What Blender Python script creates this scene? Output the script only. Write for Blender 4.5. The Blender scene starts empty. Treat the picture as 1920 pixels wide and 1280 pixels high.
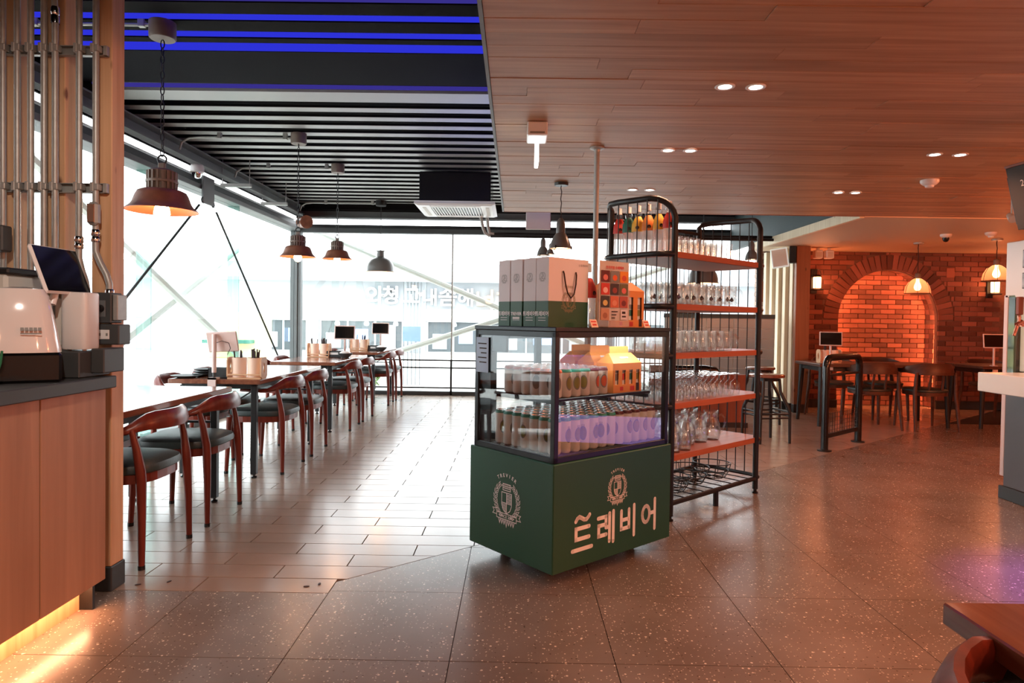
import bpy, math, random
from math import sin, cos, pi, radians as R
from mathutils import Vector, Matrix, Euler

random.seed(7)
SC = bpy.context.scene
COL = SC.collection
# ------------------------------------------------------------------ camera, sky, exposure
cam = bpy.data.cameras.new('camera')
cam.sensor_width = 36.0
cam.lens = 1240.0/1920*36
cam.shift_y = -16.2/1920
cam.clip_start = 0.02
camo = bpy.data.objects.new('camera', cam)
COL.objects.link(camo)
camo.matrix_world = (Matrix.Translation((0, 0, 1.22)) @ Matrix.Rotation(R(.28), 4, 'Z')
                     @ Matrix.Rotation(R(90-1.1), 4, 'X') @ Matrix.Rotation(R(.8), 4, 'Z'))
SC.camera = camo
w = bpy.data.worlds.new('overcast_sky')
SC.world = w
w.use_nodes = True
bg = w.node_tree.nodes['Background']
bg.inputs[0].default_value = (0.93, 0.97, 1.0, 1)
bg.inputs[1].default_value = 4.6
SC.view_settings.view_transform = 'Standard'
SC.view_settings.look = 'None'
SC.view_settings.gamma = 1
SC.view_settings.use_curve_mapping = False
SC.view_settings.exposure = 0.6
SC.cycles.max_bounces = 12
SC.cycles.diffuse_bounces = 5
SC.cycles.glossy_bounces = 4
SC.cycles.transparent_max_bounces = 40
SC.cycles.caustics_reflective = False
SC.cycles.caustics_refractive = False
SC.cycles.sample_clamp_indirect = 6


def lamp(name, kind, loc, power, color, size=.05, rot=None, spot=None, blend=.6, size_y=None):
    l = bpy.data.lights.new(name, kind)
    l.energy = power
    l.color = color
    if kind == 'AREA':
        l.size = size
        if size_y:
            l.shape = 'RECTANGLE'
            l.size_y = size_y
    else:
        l.shadow_soft_size = size
    if spot:
        l.spot_size = R(spot)
        l.spot_blend = blend
    o = bpy.data.objects.new(name, l)
    o.location = loc
    if rot:
        o.rotation_euler = rot
    COL.objects.link(o)
    return o


FOX, FOY = .183, 2.983
WARM = (1.0, .50, .30)
RED = (1.0, .26, .10)
DOWN = [(.94, 3.04), (1.08, 3.04), (.94, 4.17), (1.08, 4.17), (.94, 5.42), (1.08, 5.42),
        (2.62, 4.19), (2.78, 4.19), (2.62, 5.43), (2.76, 5.43)]
DOWN_FILL = [(.94, 1.9), (1.08, 1.9), (2.62, 1.9), (2.78, 1.9), (2.62, 3.04), (2.78, 3.04), (.94, .6), (1.08, .6), (2.62, .6), (2.78, .6)]  # extra spots added out of view as warm fill
for (x, y) in DOWN + DOWN_FILL:
    lamp('downlight_and_fill_lamp', 'SPOT', (x, y, 2.27), 15 if x > 2 else 10, (1.0, .40, .22) if x > 2 else WARM, .035, (0, 0, 0), 150, .8)
# point lamps added out of view as warm and red fill
lamp('pendant_lamp', 'POINT', (2.6, -1.2, 1.9), 60, WARM, .15)
lamp('pendant_lamp', 'POINT', (-.9, -1.2, 1.9), 12, WARM, .15)
lamp('pendant_lamp', 'POINT', (5.2, 1.6, 1.9), 170, RED, .15)
lamp('pendant_lamp', 'POINT', (5.6, 4.6, 1.8), 85, RED, .15)
# unseen spot added to brighten the till counter and posts
lamp('counter_fill_spot', 'SPOT', (-.5, .4, 2.75), 100, (1, .86, .74), .05, (R(56), 0, R(32)), 62, .7)
lamp('violet_fill_spot', 'SPOT', (2.85, 2.85, 2.26), 330, (.36, .10, 1.0), .05, (0, 0, 0), 46, 1)  # unseen spot added to give the floor its violet glow
lamp('cove_led_lamp', 'AREA', (-.16, 6.0, 2.46), 3.5, (.08, .08, 1.0), .04, (0, R(115), 0), size_y=1.2)
lamp('cove_led_lamp', 'AREA', (.55, 6.66, 2.50), .6, (.14, .08, 1.0), 1.0, (R(120), 0, 0), size_y=.04)
lamp('fridge_fill_lamp', 'AREA', (.475, 3.32, 1.14), 1.8, (1, .97, .92), .7, (0, 0, R(41)), size_y=.03)  # fill strip added inside the fridge to brighten the cans
# unseen violet panel added at the bar front for its reflection in the fridge glass
lamp('bar_reflection_lamp', 'AREA', (3.46, 3.1, .20), 1.0, (.55, .34, 1.0), .26, (0, R(90), 0), size_y=1.3)
# counter kick strip lamp
lamp('kick_strip_lamp', 'AREA', (-1.745, 1.75, .108), 7, (1.0, .42, .20), .02, (0, R(-12), 0), size_y=1.9)


# ------------------------------------------------------------------ helpers
def lin(c):
    c = [x/255 for x in c]
    return tuple((x/12.92 if x <= .04045 else ((x+.055)/1.055)**2.4) for x in c[:3]) + (1,)


class NT:
    def __init__(s, m):
        m.use_nodes = True
        s.t = m.node_tree
        s.t.nodes.clear()
        s.out = s.n('ShaderNodeOutputMaterial')

    def n(s, ty, **kw):
        a = s.t.nodes.new(ty)
        for k, v in kw.items():
            setattr(a, k, v)
        return a

    def l(s, a, b):
        s.t.links.new(a, b)


def mat(name, col, rough=.5, metal=0, noise=None, rand=0, bump=None, coat=0, spec=.5, emit=None):
    m = bpy.data.materials.new(name)
    t = NT(m)
    b = t.n('ShaderNodeBsdfPrincipled')
    t.l(b.outputs[0], t.out.inputs[0])
    b.inputs['Roughness'].default_value = rough
    b.inputs['Metallic'].default_value = metal
    b.inputs['Coat Weight'].default_value = coat
    b.inputs['Specular IOR Level'].default_value = spec
    c = lin(col)
    b.inputs['Base Color'].default_value = c
    m.diffuse_color = c
    if emit:
        b.inputs['Emission Color'].default_value = emit[0] + (1,)
        b.inputs['Emission Strength'].default_value = emit[1]
    if noise or rand:
        tc = t.n('ShaderNodeTexCoord')
        hs = t.n('ShaderNodeHueSaturation')
        hs.inputs['Color'].default_value = c
        v = t.n('ShaderNodeMath', operation='ADD')
        v.inputs[0].default_value = 1
        v.inputs[1].default_value = 0
        if noise:
            nz = t.n('ShaderNodeTexNoise')
            nz.inputs['Scale'].default_value = noise[0]
            nz.inputs['Detail'].default_value = 5
            t.l(tc.outputs['Object'], nz.inputs['Vector'])
            mr = t.n('ShaderNodeMapRange')
            mr.inputs[1].default_value = .3
            mr.inputs[2].default_value = .7
            mr.inputs[3].default_value = 1-noise[1]
            mr.inputs[4].default_value = 1+noise[1]
            t.l(nz.outputs[0], mr.inputs[0])
            t.l(mr.outputs[0], v.inputs[0])
        if rand:
            oi = t.n('ShaderNodeObjectInfo')
            mr2 = t.n('ShaderNodeMapRange')
            mr2.inputs[3].default_value = -rand
            mr2.inputs[4].default_value = rand
            t.l(oi.outputs['Random'], mr2.inputs[0])
            t.l(mr2.outputs[0], v.inputs[1])
        t.l(v.outputs[0], hs.inputs['Value'])
        t.l(hs.outputs[0], b.inputs['Base Color'])
    if bump:
        tc = t.n('ShaderNodeTexCoord')
        nz = t.n('ShaderNodeTexNoise')
        nz.inputs['Scale'].default_value = bump[0]
        nz.inputs['Detail'].default_value = 4
        t.l(tc.outputs['Object'], nz.inputs['Vector'])
        bp = t.n('ShaderNodeBump')
        bp.inputs['Strength'].default_value = bump[1]
        bp.inputs['Distance'].default_value = .01
        t.l(nz.outputs[0], bp.inputs['Height'])
        t.l(bp.outputs[0], b.inputs['Normal'])
    return m


def wood(name, c1, c2, axis='X', rough=.45, rand=.12, scale=1.0, knots=None, coat=0, spec=.4):
    m = bpy.data.materials.new(name)
    t = NT(m)
    b = t.n('ShaderNodeBsdfPrincipled')
    t.l(b.outputs[0], t.out.inputs[0])
    b.inputs['Roughness'].default_value = rough
    b.inputs['Coat Weight'].default_value = coat
    b.inputs['Specular IOR Level'].default_value = spec
    m.diffuse_color = lin(c1)
    tc = t.n('ShaderNodeTexCoord')
    oi = t.n('ShaderNodeObjectInfo')
    mp = t.n('ShaderNodeMapping')
    s = {'X': (1.2, 26, 26), 'Y': (26, 1.2, 26), 'Z': (26, 26, 1.2)}[axis]
    mp.inputs['Scale'].default_value = [k*scale for k in s]
    ad = t.n('ShaderNodeVectorMath', operation='SCALE')
    cx = t.n('ShaderNodeCombineXYZ')
    for i in range(3):
        t.l(oi.outputs['Random'], cx.inputs[i])
    t.l(cx.outputs[0], ad.inputs[0])
    ad.inputs['Scale'].default_value = 37
    t.l(tc.outputs['Object'], mp.inputs['Vector'])
    t.l(ad.outputs[0], mp.inputs['Location'])
    nz = t.n('ShaderNodeTexNoise')
    nz.inputs['Scale'].default_value = 1
    nz.inputs['Detail'].default_value = 6
    nz.inputs['Distortion'].default_value = .6
    t.l(mp.outputs[0], nz.inputs['Vector'])
    cr = t.n('ShaderNodeValToRGB')
    cr.color_ramp.elements[0].position = .3
    cr.color_ramp.elements[0].color = lin(c1)
    cr.color_ramp.elements[1].position = .7
    cr.color_ramp.elements[1].color = lin(c2)
    t.l(nz.outputs[0], cr.inputs[0])
    hs = t.n('ShaderNodeHueSaturation')
    mr = t.n('ShaderNodeMapRange')
    mr.inputs[3].default_value = 1-rand
    mr.inputs[4].default_value = 1+rand
    t.l(oi.outputs['Random'], mr.inputs[0])
    t.l(mr.outputs[0], hs.inputs['Value'])
    t.l(cr.outputs[0], hs.inputs['Color'])
    col = hs.outputs[0]
    if knots:
        vo = t.n('ShaderNodeTexVoronoi')
        vo.inputs['Scale'].default_value = 1
        mk = t.n('ShaderNodeMapping')
        mk.inputs['Scale'].default_value = {'Z': (9, 9, 4), 'X': (4, 9, 9), 'Y': (9, 4, 9)}[axis]
        t.l(tc.outputs['Object'], mk.inputs['Vector'])
        t.l(ad.outputs[0], mk.inputs['Location'])
        t.l(mk.outputs[0], vo.inputs['Vector'])
        kr = t.n('ShaderNodeMapRange')
        kr.inputs[1].default_value = .06
        kr.inputs[2].default_value = .13
        kr.inputs[3].default_value = .85
        kr.inputs[4].default_value = 0
        t.l(vo.outputs['Distance'], kr.inputs[0])
        mx = t.n('ShaderNodeMix', data_type='RGBA')
        t.l(kr.outputs[0], mx.inputs[0])
        t.l(col, mx.inputs[6])
        mx.inputs[7].default_value = lin(knots)
        col = mx.outputs[2]
    t.l(col, b.inputs['Base Color'])
    bp = t.n('ShaderNodeBump')
    bp.inputs['Strength'].default_value = .12
    bp.inputs['Distance'].default_value = .004
    t.l(nz.outputs[0], bp.inputs['Height'])
    t.l(bp.outputs[0], b.inputs['Normal'])
    return m


def glass(name, tint=(.97, .99, .98), edge=(.5, .55, .53), refl=.9, rough=.02, base=.05):
    m = bpy.data.materials.new(name)
    t = NT(m)
    lw = t.n('ShaderNodeLayerWeight')
    lw.inputs['Blend'].default_value = .35
    pw = t.n('ShaderNodeMath', operation='POWER')
    t.l(lw.outputs['Facing'], pw.inputs[0])
    pw.inputs[1].default_value = 2.2
    mx = t.n('ShaderNodeMix', data_type='RGBA')
    t.l(pw.outputs[0], mx.inputs[0])
    mx.inputs[6].default_value = tint + (1,)
    mx.inputs[7].default_value = edge + (1,)
    tr = t.n('ShaderNodeBsdfTransparent')
    t.l(mx.outputs[2], tr.inputs[0])
    gl = t.n('ShaderNodeBsdfGlossy')
    gl.inputs['Roughness'].default_value = rough
    gl.inputs[0].default_value = (1, 1, 1, 1)
    fr = t.n('ShaderNodeMath', operation='MULTIPLY_ADD')
    pw2 = t.n('ShaderNodeMath', operation='POWER')
    t.l(lw.outputs['Facing'], pw2.inputs[0])
    pw2.inputs[1].default_value = 3.5
    t.l(pw2.outputs[0], fr.inputs[0])
    fr.inputs[1].default_value = refl
    fr.inputs[2].default_value = base
    ms = t.n('ShaderNodeMixShader')
    t.l(fr.outputs[0], ms.inputs[0])
    t.l(tr.outputs[0], ms.inputs[1])
    t.l(gl.outputs[0], ms.inputs[2])
    t.l(ms.outputs[0], t.out.inputs[0])
    m.diffuse_color = (.7, .8, .8, .3)
    return m


def glow(name, col, strength):
    m = bpy.data.materials.new(name)
    t = NT(m)
    e = t.n('ShaderNodeEmission')
    e.inputs[0].default_value = col + (1,)
    e.inputs[1].default_value = strength
    t.l(e.outputs[0], t.out.inputs[0])
    m.diffuse_color = col + (1,)
    return m


class MB:
    def __init__(s):
        s.v, s.f, s.m, s.s = [], [], [], []
        s.T = None

    def add(s, vs, fs, m=0, smooth=False):
        o = len(s.v)
        if s.T is not None:
            vs = [s.T @ Vector(p) for p in vs]
        s.v += [tuple(p) for p in vs]
        for f in fs:
            s.f.append(tuple(i+o for i in f))
            s.m.append(m)
            s.s.append(smooth)
        return s

    def box(s, x0, x1, y0, y1, z0, z1, b=0, m=0):
        if x0 > x1: x0, x1 = x1, x0
        if y0 > y1: y0, y1 = y1, y0
        if z0 > z1: z0, z1 = z1, z0
        if b <= 0:
            vs = [(x, y, z) for z in (z0, z1) for y in (y0, y1) for x in (x0, x1)]
            fs = [(0, 2, 3, 1), (4, 5, 7, 6), (0, 1, 5, 4), (2, 6, 7, 3), (0, 4, 6, 2), (1, 3, 7, 5)]
            return s.add(vs, fs, m)
        b = min(b, (x1-x0)*.49, (y1-y0)*.49, (z1-z0)*.49)
        vs, idx = [], {}
        for ix, x in enumerate((x0, x1)):
            for iy, y in enumerate((y0, y1)):
                for iz, z in enumerate((z0, z1)):
                    sx, sy, sz = (1 if ix == 0 else -1), (1 if iy == 0 else -1), (1 if iz == 0 else -1)
                    for a in range(3):
                        p = [x+sx*b, y+sy*b, z+sz*b]
                        p[a] = (x, y, z)[a]
                        idx[(ix, iy, iz, a)] = len(vs)
                        vs.append(tuple(p))
        fs = []
        for i in (0, 1):
            q = [(i, 0, 0, 0), (i, 1, 0, 0), (i, 1, 1, 0), (i, 0, 1, 0)]
            fs.append([idx[k] for k in (q if i else q[::-1])])
            q = [(0, i, 0, 1), (0, i, 1, 1), (1, i, 1, 1), (1, i, 0, 1)]
            fs.append([idx[k] for k in (q if i else q[::-1])])
            q = [(0, 0, i, 2), (1, 0, i, 2), (1, 1, i, 2), (0, 1, i, 2)]
            fs.append([idx[k] for k in (q if i else q[::-1])])
        for i in (0, 1):
            for j in (0, 1):
                fs.append([idx[(i, j, 0, 0)], idx[(i, j, 1, 0)], idx[(i, j, 1, 1)], idx[(i, j, 0, 1)]])
                fs.append([idx[(i, 0, j, 0)], idx[(i, 1, j, 0)], idx[(i, 1, j, 2)], idx[(i, 0, j, 2)]])
                fs.append([idx[(0, i, j, 1)], idx[(1, i, j, 1)], idx[(1, i, j, 2)], idx[(0, i, j, 2)]])
                for k in (0, 1):
                    fs.append([idx[(i, j, k, 0)], idx[(i, j, k, 1)], idx[(i, j, k, 2)]])
        return s.add(vs, fs, m)

    def tube(s, pts, r, n=8, closed=False, m=0, caps=True, flat=None):
        pts = [Vector(p) for p in pts]
        N = len(pts)
        rs = r if isinstance(r, (list, tuple)) else [r]*N
        tg = []
        for i in range(N):
            if closed:
                d = pts[(i+1) % N]-pts[i-1]
            else:
                d = pts[min(i+1, N-1)]-pts[max(i-1, 0)]
            tg.append(d.normalized() if d.length > 1e-9 else Vector((0, 0, 1)))
        up = Vector((0, 0, 1)) if abs(tg[0].z) < .9 else Vector((1, 0, 0))
        u = tg[0].cross(up).normalized()
        vs, fs = [], []
        for i in range(N):
            if i:
                u = (u - tg[i]*u.dot(tg[i]))
                u = u.normalized() if u.length > 1e-6 else tg[i].cross(up).normalized()
            v = tg[i].cross(u)
            fl = flat if flat else (1, 1)
            for k in range(n):
                a = 2*pi*k/n
                vs.append(pts[i] + u*cos(a)*rs[i]*fl[0] + v*sin(a)*rs[i]*fl[1])
        for i in range(N if closed else N-1):
            j = (i+1) % N
            for k in range(n):
                l = (k+1) % n
                fs.append((i*n+k, i*n+l, j*n+l, j*n+k))
        if caps and not closed:
            fs.append(tuple(range(n))[::-1])
            fs.append(tuple((N-1)*n+k for k in range(n)))
        return s.add(vs, fs, m, True)

    def cyl(s, p0, p1, r0, r1=None, n=12, m=0, caps=True):
        return s.tube([p0, p1], [r0, r0 if r1 is None else r1], n, m=m, caps=caps)

    def lathe(s, prof, n=20, c=(0, 0, 0), m=0, smooth=True, sx=1, sy=1):
        vs, fs = [], []
        for (r, z) in prof:
            for k in range(n):
                a = 2*pi*k/n
                vs.append((c[0]+r*cos(a)*sx, c[1]+r*sin(a)*sy, c[2]+z))
        for i in range(len(prof)-1):
            for k in range(n):
                l = (k+1) % n
                fs.append((i*n+k, i*n+l, (i+1)*n+l, (i+1)*n+k))
        if prof[0][0] > 1e-5:
            pass
        return s.add(vs, fs, m, smooth)

    def disc(s, r, z, n=20, c=(0, 0), m=0, sx=1, sy=1):
        vs = [(c[0]+r*cos(2*pi*k/n)*sx, c[1]+r*sin(2*pi*k/n)*sy, z) for k in range(n)]
        return s.add(vs, [tuple(range(n))], m)

    def prism(s, poly, z0, z1, m=0, sidem=None):
        n = len(poly)
        vs = [(x, y, z0) for x, y in poly] + [(x, y, z1) for x, y in poly]
        s.add(vs, [tuple(range(n))[::-1], tuple(range(n, 2*n))], m)
        return s.add(vs, [(i, (i+1) % n, n+(i+1) % n, n+i) for i in range(n)], m if sidem is None else sidem)

    def ribbon(s, path, wd, closed=False, m=0, off=0):
        """flat band of width wd along a 2-D path in the local XZ plane (y = off)"""
        P = [Vector((p[0], p[1])) for p in path]
        n = len(P)
        vs = []
        for i in range(n):
            if closed:
                a, c = P[i-1], P[(i+1) % n]
            else:
                a, c = P[max(i-1, 0)], P[min(i+1, n-1)]
            d1 = (P[i]-a)
            d2 = (c-P[i])
            d1 = d1.normalized() if d1.length > 1e-9 else d2.normalized()
            d2 = d2.normalized() if d2.length > 1e-9 else d1
            t = (d1+d2)
            t = t.normalized() if t.length > 1e-6 else d1
            nn = Vector((-t.y, t.x))
            k = max(.5, nn.dot(Vector((-d1.y, d1.x))))
            q = nn*(wd/2/k)
            vs += [(P[i].x+q.x, off, P[i].y+q.y), (P[i].x-q.x, off, P[i].y-q.y)]
        fs = [(2*i, 2*i+1, 2*((i+1) % n)+1, 2*((i+1) % n)) for i in range(n if closed else n-1)]
        return s.add(vs, fs, m)

    def stroke(s, path, wd, m=0, off=0, n=8):
        """ribbon with round ends and joints"""
        s.ribbon(path, wd, m=m, off=off)
        for p in path:
            s.add([(p[0]+wd/2*cos(2*pi*k/n), off, p[1]+wd/2*sin(2*pi*k/n)) for k in range(n)], [tuple(range(n))], m)
        return s

    def build(s, name, mats, parent=None, loc=None, rot=None, **props):
        me = bpy.data.meshes.new(name)
        me.from_pydata(s.v, [], s.f)
        if not isinstance(mats, (list, tuple)):
            mats = [mats]
        for q in mats:
            me.materials.append(q)
        me.polygons.foreach_set('material_index', s.m)
        me.polygons.foreach_set('use_smooth', s.s)
        if any(s.s):
            me.set_sharp_from_angle(angle=R(38))
        me.update()
        o = bpy.data.objects.new(name, me)
        COL.objects.link(o)
        if parent is not None:
            o.parent = parent
        if loc is not None:
            o.location = loc
        if rot is not None:
            o.rotation_euler = rot
        for k, v in props.items():
            o[k] = v
        return o


def tag(o, label=None, cat=None, group=None, kind=None):
    if label: o['label'] = label
    if cat: o['category'] = cat
    if group: o['group'] = group
    if kind: o['kind'] = kind
    return o


def thing(name, label, cat, loc=(0, 0, 0), rz=0, group=None):
    o = bpy.data.objects.new(name, None)
    o.empty_display_size = .1
    COL.objects.link(o)
    o.location = loc
    o.rotation_euler = (0, 0, rz)
    return tag(o, label, cat, group)


def dup(o, loc=None, rz=None, label=None, parent=None, rot=None):
    c = o.copy()
    COL.objects.link(c)
    c.parent = parent
    if loc is not None: c.location = loc
    if rz is not None: c.rotation_euler = (0, 0, rz)
    if rot is not None: c.rotation_euler = rot
    if label: c['label'] = label
    for ch in list(o.children):
        dup(ch, parent=c)
    return c


def struct(name, mb, mats, parent=None, **k):
    o = mb.build(name, mats, parent, **k)
    if parent is None:
        o['kind'] = 'structure'
    return o


def text(name, body, size, m, parent, loc, rot, align='CENTER', extrude=0, xs=1.0, bold=0):
    cu = bpy.data.curves.new(name, 'FONT')
    cu.body = body
    cu.size = size
    cu.align_x = align
    cu.align_y = 'CENTER'
    cu.extrude = extrude
    cu.offset = bold
    cu.resolution_u = 3
    tmp = bpy.data.objects.new(name, cu)
    COL.objects.link(tmp)
    dg = bpy.context.evaluated_depsgraph_get()
    me = bpy.data.meshes.new_from_object(tmp.evaluated_get(dg))
    COL.objects.unlink(tmp)
    bpy.data.objects.remove(tmp)
    me.materials.clear()
    me.materials.append(m)
    o = bpy.data.objects.new(name, me)
    COL.objects.link(o)
    o.parent = parent
    o.location = loc
    o.rotation_euler = rot
    o.scale = (xs, 1, 1)
    return o


def arc(cx, cy, r, a0, a1, n=8, ry=None):
    ry = r if ry is None else ry
    return [(cx+r*cos(R(a0+(a1-a0)*i/n)), cy+ry*sin(R(a0+(a1-a0)*i/n))) for i in range(n+1)]


def clip(poly, a, b, c):
    """keep the side a*x+b*y >= c"""
    out = []
    n = len(poly)
    for i in range(n):
        p, q = poly[i], poly[(i+1) % n]
        dp, dq = a*p[0]+b*p[1]-c, a*q[0]+b*q[1]-c
        if dp >= 0:
            out.append(p)
        if dp*dq < 0:
            t = dp/(dp-dq)
            out.append((p[0]+(q[0]-p[0])*t, p[1]+(q[1]-p[1])*t))
    return out


def area(p):
    return abs(sum(p[i][0]*p[(i+1) % len(p)][1]-p[(i+1) % len(p)][0]*p[i][1] for i in range(len(p))))/2


def inset(poly, d):
    """shrink a convex polygon towards its inside by d"""
    cx = sum(p[0] for p in poly)/len(poly)
    cy = sum(p[1] for p in poly)/len(poly)
    out = poly
    for i in range(len(poly)):
        p, q = poly[i], poly[(i+1) % len(poly)]
        ex, ey = q[0]-p[0], q[1]-p[1]
        L = math.hypot(ex, ey)
        if L < 1e-6:
            continue
        a, b = -ey/L, ex/L
        if a*(cx-p[0])+b*(cy-p[1]) < 0:
            a, b = -a, -b
        out = clip(out, a, b, a*p[0]+b*p[1]+d)
        if len(out) < 3:
            return []
    return out


# ------------------------------------------------------------------ materials
Mm = {}
Mm['plank'] = wood('ceiling_plank_wood', (158, 116, 86), (192, 150, 116), 'X', .5, .13)
Mm['table'] = wood('table_wood', (112, 66, 50), (142, 92, 70), 'Y', .16, .03, coat=.3)
Mm['chairwood'] = wood('chair_wood', (92, 34, 24), (122, 48, 34), 'Z', .3, .05)
Mm['darkwood'] = wood('dark_chair_wood', (70, 44, 34), (92, 58, 44), 'X', .45, .05)
Mm['pine'] = wood('pine_post', (190, 146, 108), (214, 172, 134), 'Z', .55, .06, knots=(96, 56, 36))
Mm['panel'] = wood('counter_panel_wood', (158, 110, 80), (180, 130, 98), 'Z', .5, .05, .6)
Mm['rackwood'] = wood('rack_shelf_wood', (176, 92, 60), (200, 112, 76), 'X', .45, .05)
Mm['slatwhite'] = wood('pale_pine_slat', (226, 206, 172), (242, 226, 196), 'Z', .55, .03, knots=(140, 96, 66))
Mm['slatbrown'] = wood('brown_slat_wood', (136, 82, 54), (156, 98, 66), 'Z', .5, .04, knots=(80, 46, 30))
Mm['brownboard'] = wood('bench_board_wood', (120, 62, 44), (140, 76, 54), 'Z', .5, .05, .5)
Mm['black'] = mat('black_steel', (30, 31, 33), .4, spec=.4)
Mm['blackgloss'] = mat('black_gloss', (18, 19, 21), .18)
Mm['fridgeblack'] = mat('fridge_black', (22, 24, 25), .28)
Mm['darkgrey'] = mat('dark_grey_metal', (62, 65, 66), .5)
Mm['grey'] = mat('grey_painted_metal', (98, 101, 102), .5, noise=(6, .06))
Mm['teal'] = mat('dark_teal_paint', (52, 66, 68), .6)
Mm['steel'] = mat('galvanised_steel', (160, 160, 156), .42, metal=.3, noise=(30, .08))
Mm['chrome'] = mat('chrome', (210, 210, 210), .12, metal=1)
Mm['copper'] = mat('copper', (205, 130, 110), .2, metal=1)
Mm['white'] = mat('white_plastic', (226, 224, 222), .3)
Mm['offwhite'] = mat('off_white_paint', (206, 200, 190), .5)
Mm['cream'] = mat('cream_paint', (214, 190, 160), .6)
Mm['green'] = mat('green_panel', (34, 84, 60), .42, noise=(2, .03))
Mm['boxgreen'] = mat('box_green', (44, 92, 66), .5)
Mm['boxwhite'] = mat('box_white', (232, 224, 224), .5)
Mm['print'] = mat('white_print', (250, 247, 243), .5)
Mm['printgrey'] = mat('grey_print', (128, 128, 124), .5)
Mm['gold'] = mat('dull_gold_print', (150, 140, 104), .4)
Mm['seat'] = mat('dark_green_leather', (44, 56, 56), .42, noise=(9, .12), bump=(140, .12))
Mm['slat'] = mat('ceiling_slat_grey', (150, 150, 147), .4)
Mm['blackceil'] = mat('black_ceiling', (13, 12, 12), .85, spec=.1)
Mm['rust'] = mat('rust_brown_metal', (122, 76, 56), .42, metal=.1, noise=(14, .25), bump=(60, .08))
Mm['housing'] = mat('brown_grey_casting', (112, 96, 86), .55, noise=(12, .15))
Mm['greydome'] = mat('grey_enamel', (104, 100, 96), .3, noise=(8, .05))
Mm['mortar'] = mat('mortar', (128, 96, 84), .9, noise=(25, .15))
Mm['brick'] = mat('red_brick', (146, 92, 78), .85, noise=(16, .2), rand=.5, bump=(50, .6))
Mm['palebrick'] = mat('pale_brick', (190, 160, 144), .85, noise=(16, .15), rand=.25, bump=(50, .5))
Mm['skirting'] = mat('dark_skirting', (48, 50, 50), .5)
Mm['tile'] = mat('floor_tile_plank', (156, 136, 122), .2, noise=(3, .08), rand=.05)
Mm['grout'] = mat('grout', (40, 34, 32), .8)
Mm['walltile'] = mat('grey_wall_tile', (144, 156, 158), .25, rand=.04)
Mm['whitegrout'] = mat('white_grout', (224, 226, 224), .7)
Mm['orange'] = mat('orange_carton', (236, 148, 74), .5)
Mm['redpaper'] = mat('red_paper', (214, 60, 48), .5)
Mm['tealpaper'] = mat('teal_paper', (40, 110, 92), .5)
Mm['yellowpaper'] = mat('yellow_paper', (232, 176, 60), .5)
Mm['orangepaper'] = mat('orange_paper', (236, 138, 62), .5)
Mm['pinkpaper'] = mat('pink_cream_paper', (244, 216, 196), .5)
Mm['alu'] = mat('can_lid_aluminium', (200, 200, 200), .25, metal=.9)
Mm['canwhite'] = mat('can_white', (222, 222, 216), .32)
Mm['canorange'] = mat('can_orange', (206, 92, 52), .35)
Mm['canteal'] = mat('can_teal', (60, 150, 132), .35)
Mm['canmaroon'] = mat('can_maroon', (84, 30, 34), .35)
Mm['olive'] = mat('can_olive_print', (132, 128, 62), .4)
Mm['screen'] = mat('dark_screen', (14, 14, 16), .1)
Mm['paleplastic'] = mat('pale_pink_plastic', (226, 206, 202), .35)
Mm['ashwood'] = wood('holder_ash_wood', (206, 162, 124), (222, 182, 146), 'X', .5, .03)
Mm['board'] = mat('chalkboard', (58, 60, 60), .8, noise=(5, .1))
Mm['chalk'] = mat('chalk', (200, 204, 200), .9)
Mm['cord'] = mat('dark_cord', (54, 36, 34), .7)
Mm['wiregreen'] = mat('green_wire', (20, 104, 60), .5)
Mm['purplemetal'] = mat('bar_dark_metal', (78, 70, 72), .35)
Mm['photo'] = mat('grey_photograph', (150, 158, 164), .4, noise=(18, .6))
Mm['leaf'] = mat('leaf_green', (120, 150, 90), .6)
Mm['facade'] = mat('pale_facade_panel', (196, 202, 206), .6)
Mm['facadegrey'] = mat('grey_facade_panel', (158, 163, 168), .6)
Mm['outdark'] = mat('shop_window_dark', (84, 92, 96), .3)
Mm['pave'] = mat('pale_paving', (200, 198, 194), .8, noise=(2, .06))
Mm['yellowwall'] = mat('pale_yellow_wall', (230, 222, 160), .7)
Mm['outblue'] = mat('pale_blue_sign', (150, 180, 230), .5)
Mm['signwhite'] = mat('sign_white_letter', (246, 246, 244), .5)
Mm['signorange'] = mat('sign_orange_letter', (240, 196, 150), .5)
Mm['whitesteel'] = mat('white_painted_steel', (222, 228, 222), .5)
Mm['window'] = glass('window_glass', (.97, .99, .985), (.8, .88, .86), .5, .01, .02)
Mm['finglass'] = glass('glass_fin_edge', (.62, .78, .74), (.4, .55, .5), .4, .05, .05)
Mm['case'] = glass('display_case_glass', (.96, .97, .97), (.8, .82, .82), .6, .01, .07)
Mm['mug'] = glass('clear_drinking_glass', (.97, .97, .96), (.22, .21, .21), .95, .06, .11)
Mm['bottleglass'] = glass('clear_bottle_glass', (.96, .97, .97), (.4, .42, .42), .8, .04, .06)
m = bpy.data.materials.new('amber_shade_glass')
t = NT(m)
a_ = t.n('ShaderNodeBsdfTransparent')
a_.inputs[0].default_value = (1, .78, .62, 1)
b_ = t.n('ShaderNodeBsdfTranslucent')
b_.inputs[0].default_value = (1, .62, .42, 1)
c_ = t.n('ShaderNodeMixShader')
c_.inputs[0].default_value = .42
t.l(a_.outputs[0], c_.inputs[1])
t.l(b_.outputs[0], c_.inputs[2])
t.l(c_.outputs[0], t.out.inputs[0])
Mm['amber'] = m
Mm['greenglass'] = glass('green_glass_edge', (.55, .75, .66), (.3, .5, .42), .5, .05, .08)
Mm['frostpanel'] = mat('milky_acrylic', (226, 228, 222), .25)
Mm['led_white'] = glow('downlight_led', (1.0, .9, .78), 9)
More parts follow.
